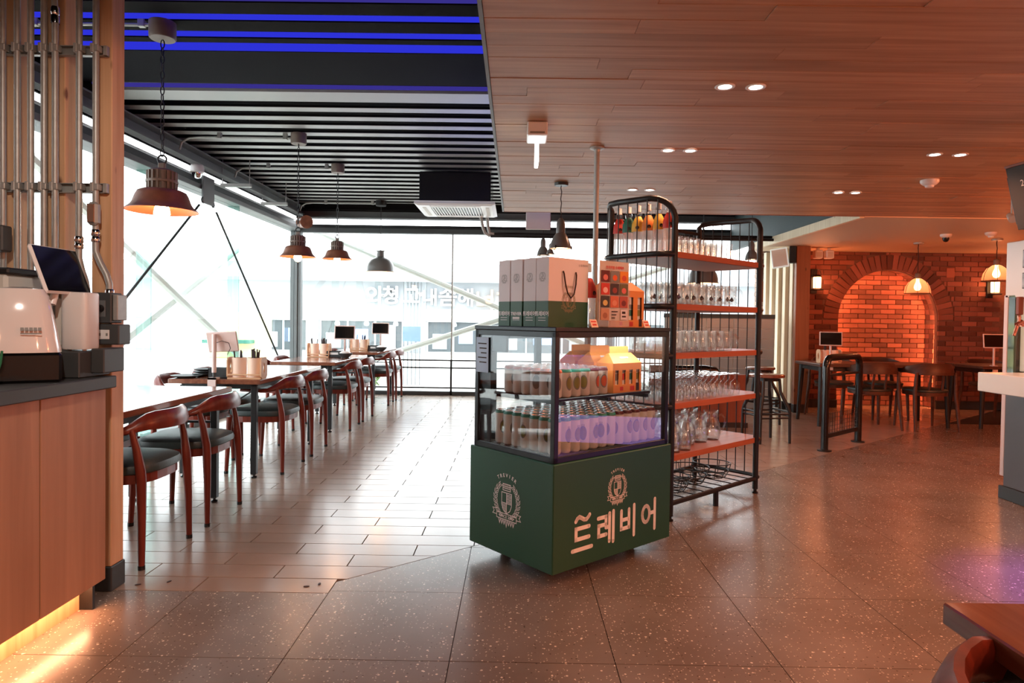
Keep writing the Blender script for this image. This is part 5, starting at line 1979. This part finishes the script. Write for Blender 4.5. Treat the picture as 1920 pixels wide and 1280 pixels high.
# white speakers by the slat wall
for k in range(2):
    t = thing('wall_speaker', ['white speaker under the cream ceiling edge, next to the slat post', 'second white speaker under the cream ceiling, further from the slat post'][k], 'speaker', (4.22+.155*k, 9.3, 2.27))
    MB().box(-.055, .055, -.05, .05, -.13, -.01, .012).build('case', Mm['white'], t)
    MB().box(-.035, .035, -.053, -.05, -.11, -.04).build('grille', Mm['offwhite'], t)
    MB().box(-.015, .015, -.015, .015, -.012, .018).build('bracket', Mm['white'], t)
# exit sign on the slat wall
t = thing('exit_sign', 'tilted white exit sign box fixed on the pale slat wall', 'sign', (3.74, 9.2, 2.12), R(-24))
MB().box(.04, .13, -.06, .06, -.06, .17, .006).build('bracket_box', Mm['black'], t)
q = MB()
q.T = Matrix.Rotation(R(-8), 4, 'Y')
q.box(-.19, .03, -.045, .01, -.11, .16, .008)
f = q.build('sign_box', Mm['signlit'], t)
q = MB()
q.T = Matrix.Rotation(R(-8), 4, 'Y')
q.box(-.175, .01, -.047, -.045, -.09, .14)
q.build('sign_face', Mm['whitesteel'], f)
# ceiling air conditioner
t = thing('ceiling_air_conditioner', 'ceiling cassette air conditioner, black box over a white grille panel', 'air conditioner', (-.73, 8.2, 2.55))
MB().box(-.42, .42, -.42, .42, .045, .40, .01).build('black_case', Mm['blackgloss'], t)
mb = MB()
vs = []
for s_, z in ((.47, .03), (.475, .02), (.43, 0.0), (.30, 0.0)):
    vs += [(-s_, -s_, z), (s_, -s_, z), (s_, s_, z), (-s_, s_, z)]
fs = []
for i in range(3):
    for k in range(4):
        l = (k+1) % 4
        fs.append((i*4+k, (i+1)*4+k, (i+1)*4+l, i*4+l))
mb.add(vs, fs)
mb.box(-.47, .47, -.47, .47, .03, .05)
pn = mb.build('white_panel', Mm['white'], t)
MB().box(-.3, .3, -.3, .3, .012, .03).build('grille_recess', Mm['black'], pn)
for k in range(18):
    x = -.285+k*.0335
    MB().box(x-.006, x+.006, -.29, .29, 0, .014).build('grille_slat', Mm['white'], pn)
for sx, sy, a, b_ in ((0, -.375, .3, .02), (0, .375, .3, .02), (-.375, 0, .02, .3), (.375, 0, .02, .3)):
    MB().box(sx-a, sx+a, sy-b_, sy+b_, -.003, .004).build('louvre', Mm['offwhite'], pn)
t = thing('condensate_pipe', 'silver flexible pipes and black pipe running right from the air conditioner', 'pipe', (-.45, 8.75, 2.55))
for k in range(2):
    MB().tube([(-.05+.09*k, -.1, .06), (-.02+.08*k, 0, -.0), (.0+.07*k, .03, -.1), (.03+.06*k, .04, -.18), (.1+.05*k, .05, -.22+.03*k)], .022, 8).build('flexible_hose', Mm['steel'], t)
for k in range(2):
    MB().cyl((.1, .05+.05*k, -.22+.04*k), (3.85, .05+.05*k, -.22+.04*k), .02, n=8).build('black_pipe', Mm['black'], t)
# conduits feeding the lamps + hangers
for k, (y, x1_) in enumerate(((3.98, -2.2), (6.45, -2.2), (7.72, -2.16), (10.05, -2.13))):
    t = thing('ceiling_conduit', 'thin grey conduit under the slats feeding the %s table lamp' % ('first', 'second', 'third', 'last')[k], 'conduit', (0, y, 2.955))
    MB().cyl((-3.1, 0, 0), (x1_, 0, 0), .011, n=8).build('tube', Mm['steel'], t)
    MB().tube([(-3.1, 0, 0), (-3.2, 0, -.01), (-3.27, 0, -.05), (-3.29, 0, -.12)], .011, 8).build('bend', Mm['steel'], t)
    for x in (-2.9, x1_-.06):
        MB().box(x-.02, x+.02, -.016, .016, -.014, .045, .003).build('saddle', Mm['steel'], t)
for k, y in enumerate((7.6, 8.8)):
    t = thing('tray_hanger', ['steel hanger bracket below the window beam, nearer the camera dome', 'steel hanger bracket below the window beam, nearer the corner'][k], 'bracket', (-3.1, y, 2.70))
    MB().box(-.3, .05, -.02, .02, 0, .04, .003).build('arm', Mm['steel'], t)
    for x in (-.28, .03):
        MB().cyl((x, 0, .02), (x, 0, .31), .005, n=6).build('rod', Mm['steel'], t)
# tie rods with their plate by the left window
t = thing('tie_rod_plate', 'grey steel plate with two black diagonal tie rods by the left window', 'tie rod', (-3.42, 7.33, 2.45))
MB().box(-.012, .012, -.13, .13, 0, .30, .003).build('plate', Mm['grey'], t)
for a, b_ in (((0, -.12, .03), (0, -2.55, -1.87)), ((0, .12, .02), (0, 2.52, -2.08))):
    p0, p1 = Vector(a), Vector(b_)
    MB().cyl(p0+(p1-p0)*.035, p1, .0125, n=8).build('rod', Mm['black'], t)
    MB().tube([p0+Vector((0, .03*cos(q_), .03*sin(q_))) for q_ in [2*pi*i/12 for i in range(12)]], .008, 6, closed=True).build('shackle', Mm['black'], t)
# black lamp body on the post behind lamp two
t = thing('corner_spotlight', 'round brown spotlight fixed in the window corner behind a pendant', 'spotlight', (-3.25, 10.1, 2.66), R(40))
MB().cyl((0, -.12, 0), (0, .10, .02), .10, .085, 20).build('head', Mm['rust'], t)
MB().box(-.02, .02, -.02, .02, .08, .16).build('bracket', Mm['black'], t)

# ------------------------------------------------------------------ COUNTER AT THE NEAR SIDE
t = thing('service_counter', 'timber panelled counter with a black top beside the pine posts', 'counter', (-1.70, 1.6, 0))
for k, (a, b_) in enumerate(((.76, 1.14), (.29, .757), (-.22, .287), (-.75, -.223), (-1.3, -.753))):
    MB().box(-.03, 0, a+.0015, b_-.0015, .115, .915, .002).build('front_panel', Mm['panel'], t)
MB().box(-.62, -.03, -1.3, 1.12, .11, .915).build('carcass', Mm['blackceil'], t)
MB().box(-.10, -.085, -1.3, 1.12, 0, .115).build('kick_board', Mm['pine'], t)
MB().box(-.085, -.03, 1.10, 1.115, 0, .11).build('kick_end', Mm['black'], t)
MB().box(-.70, .03, -1.3, 1.165, .915, .965, .004).build('worktop', Mm['darkgrey'], t)
# pine posts
for k in range(5):
    x = -1.81-.205*k
    t = thing('pine_post', ['pine post at the aisle end beside the electrical boxes', 'second pine post from the aisle end', 'third pine post from the aisle end', 'fourth pine post from the aisle end', 'fifth pine post from the aisle end'][k], 'post', (x, 2.93, 0), 0, 'pine posts behind the counter')
    MB().box(-.044, .044, -.046, .046, .11, 3.0, .003).build('timber', Mm['pine'], t)
    MB().box(-.05, .05, -.052, .052, 0, .11, .004).build('foot_skirting', Mm['skirting'] if k == 0 else Mm['pine'], t)
# conduits and strut rails in front of the posts
t = thing('strut_rail', 'upper galvanised strut rail across the pine posts', 'rail', (0, 2.862, 2.355), 0, 'strut rails on the pine posts')
def strut(t):
    MB().box(-2.9, -1.775, -.002, .02, -.021, -.018).box(-2.9, -1.775, -.002, .02, .018, .021).box(-2.9, -1.775, .017, .02, -.02, .02).build('channel', Mm['steel'], t)
    MB().box(-1.79, -1.772, -.006, .012, -.021, .021, .002).build('end_cap', Mm['steel'], t)
strut(t)
t2 = thing('strut_rail', 'lower galvanised strut rail across the pine posts', 'rail', (0, 2.862, 1.765), 0, 'strut rails on the pine posts')
strut(t2)
for k, (x, z0, z1) in enumerate(((-2.21, .97, 3.0), (-2.148, .97, 3.0), (-2.09, .97, 3.0), (-2.033, .97, 3.0), (-1.985, .97, 2.50), (-1.882, 1.52, 3.0), (-1.81, 1.55, 3.0))):
    t = thing('steel_conduit', ['outermost steel conduit, seventh from the aisle post', 'steel conduit sixth from the aisle post', 'steel conduit fifth from the aisle post, over the gap', 'steel conduit fourth from the aisle post', 'steel conduit that bends away near the ceiling', 'steel conduit second from the aisle post, flexible at its foot', 'steel conduit on the aisle post with an inspection box'][k], 'conduit', (x, 2.842, 0), 0, 'steel conduits on the pine posts')
    MB().cyl((0, 0, z0), (0, 0, z1), .0128, n=12).build('tube', Mm['steel'], t)
    for z in (2.355, 1.765):
        MB().box(-.018, -.002, -.016, .018, -.02, .02, .003).box(-.002, .018, -.0155, .018, -.014, .014, .003).build('pipe_clip', Mm['steel'], t, loc=(0, 0, z))
    if k == 4:
        MB().tube([(0, 0, 2.5), (-.004, 0, 2.58), (-.02, 0, 2.68), (-.045, .01, 2.78), (-.07, .02, 2.9), (-.08, .02, 3.0)], .0125, 10).build('flexible_hose', Mm['steel'], t)
        MB().lathe([(.016, 2.46), (.017, 2.47), (.017, 2.49), (.0145, 2.495), (.017, 2.5), (.017, 2.52), (.015, 2.53)], 12).build('coupling', Mm['chrome'], t)
    if k in (5, 6):
        e = .035 if k == 5 else .06
        MB().tube([(0, 0, z0), (0, 0, z0-.06), (e*.35, 0, z0-.11), (e*.8, 0, z0-.16), (e, 0, z0-.20), (e, 0, z0-.245)], .0135, 10).build('flexible_hose', Mm['steel'], t)
        MB().lathe([(.0165, -.02), (.018, -.015), (.018, 0), (.015, .004), (.018, .008), (.018, .03), (.015, .034)], 12, (0, 0, z0)).build('coupling', Mm['chrome'], t)
        MB().lathe([(.0165, -.02), (.018, -.015), (.018, .02), (.015, .024)], 12, (e, 0, z0-.245)).build('coupling', Mm['chrome'], t)
    if k == 6:
        ib = MB().box(-.024, .020, -.028, .014, 1.6, 1.70, .011).build('inspection_box', Mm['steel'], t)
        MB().box(-.018, .014, -.033, -.028, 1.61, 1.69, .007).build('lid', Mm['chrome'], ib)
# electrical boxes
t = thing('dimmer_box', 'dark grey switch box with a round dimmer knob on the aisle post', 'switch', (-1.755, 2.83, 1.245))
MB().box(-.045, .038, -.03, .05, -.062, .068, .004).build('case', Mm['darkgrey'], t)
MB().box(-.03, .015, -.033, -.03, -.035, .035, .002).build('face_plate', Mm['grey'], t)
MB().cyl((-.005, -.05, 0), (-.005, -.033, 0), .014, .016, 16).build('knob', Mm['black'], t)
MB().box(.038, .06, -.02, .05, -.05, .06, .003).build('side_cover', Mm['steel'], t)
t = thing('socket_box', 'dark grey junction box with a small white socket below the dimmer', 'socket', (-1.735, 2.83, 1.135))
MB().box(-.055, .055, -.035, .05, -.043, .043, .004).build('case', Mm['darkgrey'], t)
MB().box(-.035, .015, -.038, -.035, -.02, .02, .002).build('socket_plate', Mm['white'], t)
for x in (-.025, .005):
    MB().box(x-.004, x+.004, -.0392, -.038, -.006, .006).build('socket_hole', Mm['printgrey'], t)
t = thing('cable_trunking', 'long dark grey cable trunking lying on the counter top', 'trunking', (-1.98, 2.70, .966))
MB().box(-.42, .26, -.10, .10, 0, .105, .004).build('case', Mm['darkgrey'], t)
MB().box(.26, .315, -.03, .11, .015, .115, .004).build('end_box', Mm['darkgrey'], t)
MB().box(-.10, .05, -.1015, -.10, .01, .095, .001).build('cover_plate', Mm['grey'], t)
# till
t = thing('pos_terminal', 'glossy white till terminal with a tilted dark touch screen', 'till', (-1.85, 2.46, .966), R(35))
MB().box(-.13, .13, -.10, .10, .0, .11, .01).build('printer_base', Mm['blackgloss'], t)
mb = MB()
vs, fs = [], []
lay = [(.13, .105, .11), (.128, .105, .125), (.118, .098, .18), (.105, .088, .25), (.09, .07, .32), (.075, .055, .345), (.03, .02, .352)]
n = 28
for a, b_, z in lay:
    for k in range(n):
        q = 2*pi*k/n
        c, s_ = cos(q), sin(q)
        vs.append((a*math.copysign(abs(c)**.6, c), b_*math.copysign(abs(s_)**.6, s_), z))
for i in range(len(lay)-1):
    for k in range(n):
        l = (k+1) % n
        fs.append((i*n+k, i*n+l, (i+1)*n+l, (i+1)*n+k))
fs.append(tuple((len(lay)-1)*n+k for k in range(n)))
mb.add(vs, fs, 0, True)
mb.build('white_stand', mat('gloss_white_shell', (228, 220, 216), .12, coat=.5), t)
sp = MB()
sp.T = Matrix.Translation((.035, -.1095, .185)) @ Matrix.Rotation(R(-9), 4, 'X')
for k in range(5):
    sp.box(-.03+.013*k, -.02+.013*k, -.001, .001, .006, .018)
sp.box(-.03, .032, -.001, .001, -.006, -.002)
tag(sp.build('shell_print', Mm['printgrey'], t), kind='stuff')
t = thing('touch_screen', 'dark touch screen facing the aisle, tilted back above the till stand', 'screen', (-1.825, 2.643, 1.392), 0)
sc = MB()
sc.T = Matrix.Rotation(R(-20.7), 4, 'Y')
sc.box(-.009, .009, -.133, .133, -.10, .10, .008)
s_ = sc.build('shell', Mm['white'], t)
f = MB()
f.T = sc.T
f.box(.009, .0105, -.125, .125, -.092, .092)
f.build('screen', Mm['screen'], s_)
a = MB()
a.T = sc.T
a.cyl((-.008, -.03, -.05), (-.04, -.06, -.13), .014, n=10).build('hinge', Mm['white'], t)
# white box
t = thing('white_card_box', 'plain white rounded box standing on the cable trunking', 'box', (-1.775, 2.69, 1.072))
bx_ = MB()
bo_ = seat_outline(.055, .05, .05, 40, 5)
bx_.add([(a_*k_, b_*k_, z_) for k_, z_ in ((.94, .006), (1, .012), (1, .225), (.97, .233), (.9, .236)) for a_, b_ in bo_],
        [(r_*40+i, r_*40+(i+1) % 40, (r_+1)*40+(i+1) % 40, (r_+1)*40+i) for r_ in range(4) for i in range(40)] + [tuple(160+i for i in range(40))], 0, True)
bx_.build('shell', Mm['white'], t)
for sx in (-1, 1):
    MB().cyl((sx*.03, -.02, 0), (sx*.03, -.02, .008), .008, n=8).build('foot', Mm['white'], t)
MB().box(-.085, -.055, -.03, .04, .02, .21, .004).build('side_tray', Mm['offwhite'], t)
# printer at the photo edge
t = thing('receipt_printer', 'black and white receipt printer behind the till at the photo edge', 'printer', (-2.12, 2.66, 1.072))
MB().box(-.15, .14, -.10, .09, 0, .20, .012).build('body', Mm['blackgloss'], t)
MB().box(-.155, .145, -.105, .095, .20, .30, .012).build('cover', Mm['offwhite'], t)
MB().box(-.155, .155, -.108, .095, .30, .325, .006).build('lid', Mm['black'], t)
t = thing('card_reader', 'small dark card reader fixed to the posts above the printer', 'reader', (-2.17, 2.80, 1.53))
MB().box(-.04, .012, -.03, .03, -.05, .06, .006).build('case', Mm['darkgrey'], t)
MB().cyl((-.01, -.034, .0), (-.01, -.03, .0), .01, n=10).build('button', Mm['black'], t)
t = thing('till_cables', 'green and white cables hanging at the till base', 'cable', (-1.80, 2.26, .966))
for k, mm in enumerate(('wiregreen', 'white', 'paleplastic', 'wiregreen')):
    MB().tube([(-.02*k, .05, .12), (.01-.012*k, .03, .08), (.02-.01*k, .0, .04), (-.02*k, -.04, .008), (-.06*k, -.10, .006)], .004, 6).build('wire', Mm[mm], t)

# ------------------------------------------------------------------ RAIL, STOOLS, BOOTH BEHIND THE RACK
t = thing('guard_hoop', 'black tubular hoop rail with a mesh infill on the floor', 'rail', (3.0, 6.38, 0), math.atan2(6.906-6.382, 3.593-2.999))
L = math.hypot(.594, .524)
pts = [(0, 0, .01), (0, 0, .80)] + [(.10-.10*cos(R(a)), 0, .80+.10*sin(R(a))) for a in (22, 45, 67, 90)] + [(L-.10+.10*sin(R(a)), 0, .80+.10*cos(R(a))) for a in (0, 22, 45, 67, 90)] + [(L, 0, .01)]
MB().tube(pts, .034, 14).build('hoop', Mm['blackgloss'], t)
for x in (0, L):
    MB().lathe([(0, 0), (.065, 0), (.065, .01), (.036, .014)], 16, (x, 0, 0)).build('base_plate', Mm['black'], t)
MB().cyl((0, 0, .73), (L, 0, .73), .014, n=8).build('upper_bar', Mm['black'], t)
MB().box(0, L, -.012, .012, .12, .16).build('lower_bar', Mm['black'], t)
for k in range(13):
    x = .05+(L-.1)*k/12
    MB().cyl((x, 0, .15), (x, 0, .36), .0022, n=5).build('mesh_wire', Mm['black'], t)
for k in range(5):
    MB().cyl((.0, 0, .19+.04*k), (L, 0, .19+.04*k), .0022, n=5).build('mesh_wire', Mm['black'], t)


def stool(label, x, y, rz):
    t = thing('bar_stool', label, 'stool', (x, y, 0), rz, 'bent-leg bar stools by the rack')
    MB().lathe([(0, .665), (.17, .665), (.178, .672), (.178, .69), (.165, .698), (0, .70)], 28).build('seat', Mm['table'], t)
    MB().lathe([(.06, .63), (.12, .63), (.12, .665), (.06, .665)], 20).build('seat_ring', Mm['black'], t)
    for sx in (-1, 1):
        for sy in (-1, 1):
            MB().tube([(sx*.09, sy*.09, .655), (sx*.10, sy*.10, .52), (sx*.115, sy*.115, .47), (sx*.155, sy*.155, .36), (sx*.165, sy*.165, .31), (sx*.168, sy*.168, .0)], [.014, .015, .018, .018, .016, .014], 8).build('leg', Mm['black'], t)
    for z, w_ in ((.30, .166), (.26, .167)):
        for s_ in (-1, 1):
            MB().cyl((-w_, s_*w_, z), (w_, s_*w_, z), .009, n=6).build('stretcher', Mm['black'], t)
            MB().cyl((s_*w_, -w_, z+.02), (s_*w_, w_, z+.02), .009, n=6).build('stretcher', Mm['black'], t)
    return t


stool('wooden topped stool with bent black legs at the outer end of the rack', 2.62, 6.88, R(12))
stool('second bent-leg stool partly hidden behind the rack upright', 2.98, 8.05, R(30))
t = thing('booth_bench', 'dark red-brown timber booth back with a black padded top seen through the rack', 'bench', (2.2, 7.75, 0))
for k in range(5):
    MB().box(-.62+.226*k, -.398+.226*k, -.03, .03, .06, .62, .003).build('board', Mm['brownboard'], t)
MB().box(-.64, .53, -.035, .42, 0, .06).build('plinth', Mm['black'], t)
MB().box(-.62, .51, .03, .42, .06, .42, .01).build('seat_box', Mm['blackgloss'], t)
MB().tube([(-.62, 0, .665), (.02, 0, .67), (.14, 0, .66), (.24, 0, .60)], [.055, .055, .05, .02], 12).build('padded_back', Mm['blackgloss'], t)
# grey tiled half wall
tw = struct('wall_partition', MB().box(2.15, 3.72, 9.512, 9.6, 0, 1.33), Mm['whitegrout'])
tag(tw, 'grey tiled half wall with white joints seen through the rack')
for i in range(8):
    for j in range(9):
        MB().box(2.155+.196*i, 2.155+.196*i+.188, 9.50, 9.515, .005+.143*j, .005+.143*j+.136, .002).build('tile', Mm['walltile'], tw)
MB().box(2.15, 3.72, 9.49, 9.61, 1.29, 1.35).build('coping', Mm['teal'], tw)
t = thing('register_box', 'small black cash register standing on the tiled half wall', 'register', (2.45, 9.52, 1.35))
MB().box(-.16, .16, -.05, .08, 0, .09, .005).build('body', Mm['black'], t)
MB().box(-.12, .12, .02, .04, .09, .30, .004).build('display', Mm['boxwhite'], t)
for i in range(2):
    for k in range(3):
        MB().box(-.10+.07*k, -.055+.07*k, .018, .02, .13+.08*i, .18+.08*i).build('display_window', Mm['outblue'], t)
# small brown box on the pier
t = thing('pier_box', 'small red-brown box hung on the pale brick pier', 'box', (3.86, 10.40, 1.72))
MB().box(-.05, .05, -.03, .02, -.16, .16, .004).build('case', Mm['brownboard'], t)
MB().cyl((0, -.01, .16), (0, -.01, .5), .008, n=6).build('cord', Mm['cord'], t)

# ------------------------------------------------------------------ BAR AT THE FAR SIDE
t = thing('bar_counter', 'bar with a dark base, milky panel and a thick pale ledge', 'bar', (3.49, 4.74, 0), R(-90))
# local x runs towards the camera along the bar front, local y points away behind it
MB().box(.03, 2.6, 0.0, .6, .09, .80, .004).build('base_front', Mm['purplemetal'], t)
MB().box(.0, 2.6, -.012, .6, 0, .09, .003).build('plinth', Mm['skirting'], t)
MB().box(.13, 2.6, -.27, .35, .775, .905, .004).build('ledge', Mm['frostpanel'], t)
MB().box(.02, 2.6, .10, .18, .905, 1.42, .004).build('tap_panel', Mm['frostpanel'], t)
MB().box(-.045, .02, .06, .14, .20, 1.45, .003).build('glass_edge', Mm['greenglass'], t)
MB().box(-.09, -.05, .06, .13, .14, 1.45, .003).build('white_upright', Mm['paleplastic'], t)
MB().box(-.08, 2.6, .06, .22, 1.43, 1.83, .005).build('header_box', Mm['frostpanel'], t)
for k in range(2):
    pf = MB().box(.095, .5, .045, .06, 1.635-.125*k if k == 0 else 1.49, 1.76 if k == 0 else 1.60, .002).build('photo_frame', Mm['cord'], t)
    MB().box(.10, .495, .042, .046, 1.64 if k == 0 else 1.495, 1.755 if k == 0 else 1.595).build('photograph', Mm['photo'], pf)
t = thing('beer_tap', 'copper beer tap with a brown wooden handle on the milky bar panel', 'tap', (3.49, 4.74, 0), R(-90))
MB().cyl((.155, .10, 1.235), (.155, .0, 1.235), .012, n=12).build('shank', Mm['copper'], t)
MB().cyl((.155, .01, 1.26), (.155, -.03, 1.235), .016, .016, 12).cyl((.155, -.02, 1.24), (.155, -.045, 1.16), .011, .009, 12).build('spout', Mm['copper'], t)
MB().lathe([(0, 0), (.012, .0), (.009, .02), (.012, .04), (.008, .055)], 12, (.155, -.012, 1.25)).build('collar', Mm['copper'], t)
MB().box(.137, .173, -.028, .006, 1.305, 1.43, .006).build('handle', Mm['brownboard'], t)
# chalkboard
t = thing('chalkboard_sign', 'tilted chalkboard sign in a black tube hoop over the bar', 'sign', (3.07, 4.17, 2.16), R(-86))
q = MB()
q.T = Matrix.Rotation(R(14), 4, 'X')
q.box(.0, 1.2, -.01, .01, -.34, .05, .003)
bdo = q.build('board', Mm['board'], t)
q2 = MB()
q2.T = q.T
q2.box(-.004, 1.2, -.013, .012, .05, .066, .002).build('top_frame', Mm['brownboard'], bdo)
for k, (bx, bz, tx) in enumerate(((.20, -.06, '20종 수제'), (.24, -.13, '맥주'), (.30, -.22, '안주'), (.24, -.29, '*한잔의'))):
    Tq = q.T @ Vector((bx, -.0115, bz))
    text('chalk_text', tx, .055, Mm['chalk'], bdo, Tq, (R(90+14), 0, 0))
h = MB()
h.T = q.T
h.tube([(.10, .03, .02), (0, .03, .02), (-.035, .03, -.01), (-.035, .03, -.30), (-.015, .03, -.335), (.05, .03, -.345)], .0085, 8)
h.build('tube_hoop', Mm['black'], t)
MB().cyl((.3, .1, -.2), (.3, .12, .135), .012, n=8).build('hanger', Mm['black'], t)
t = thing('bar_spotlight', 'small grey spotlight on a stem behind the chalkboard', 'spotlight', (3.30, 4.44, 2.298))
MB().cyl((0, 0, 0), (0, 0, -.34), .008, n=8).build('stem', Mm['steel'], t)
MB().cyl((.0, .02, -.33), (-.015, -.03, -.365), .02, .026, 16).build('head', Mm['steel'], t)
# corner table in the foreground
t = thing('corner_table', 'reddish table corner on a black steel frame at the photo edge', 'table', (1.10, .75, 0))
MB().box(-.365, .5, -.6, .373, .712, .75, .003).build('tabletop', Mm['table'], t)
f = MB()
f.box(-.335, -.30, -.55, .345, .655, .712).box(-.335, .46, .31, .345, .655, .712).box(.43, .46, -.55, .345, .655, .712).box(-.335, .46, -.55, -.52, .655, .712)
f.build('frame', Mm['black'], t)
for sx, sy in ((-.315, .32), (.44, .32), (-.315, -.53), (.44, -.53)):
    lg = MB().box(sx-.022, sx+.022, sy-.022, sy+.022, .02, .66, .003).build('leg', Mm['black'], t)
    MB().lathe([(0, 0), (.02, 0), (.02, .022)], 10, (sx, sy, 0)).build('glide', Mm['blackgloss'], lg)
dup(ch0, (.84, .765, 0), R(-120), 'red wooden elbow chair tucked under the foreground corner table')['group'] = 'chair at the corner table'
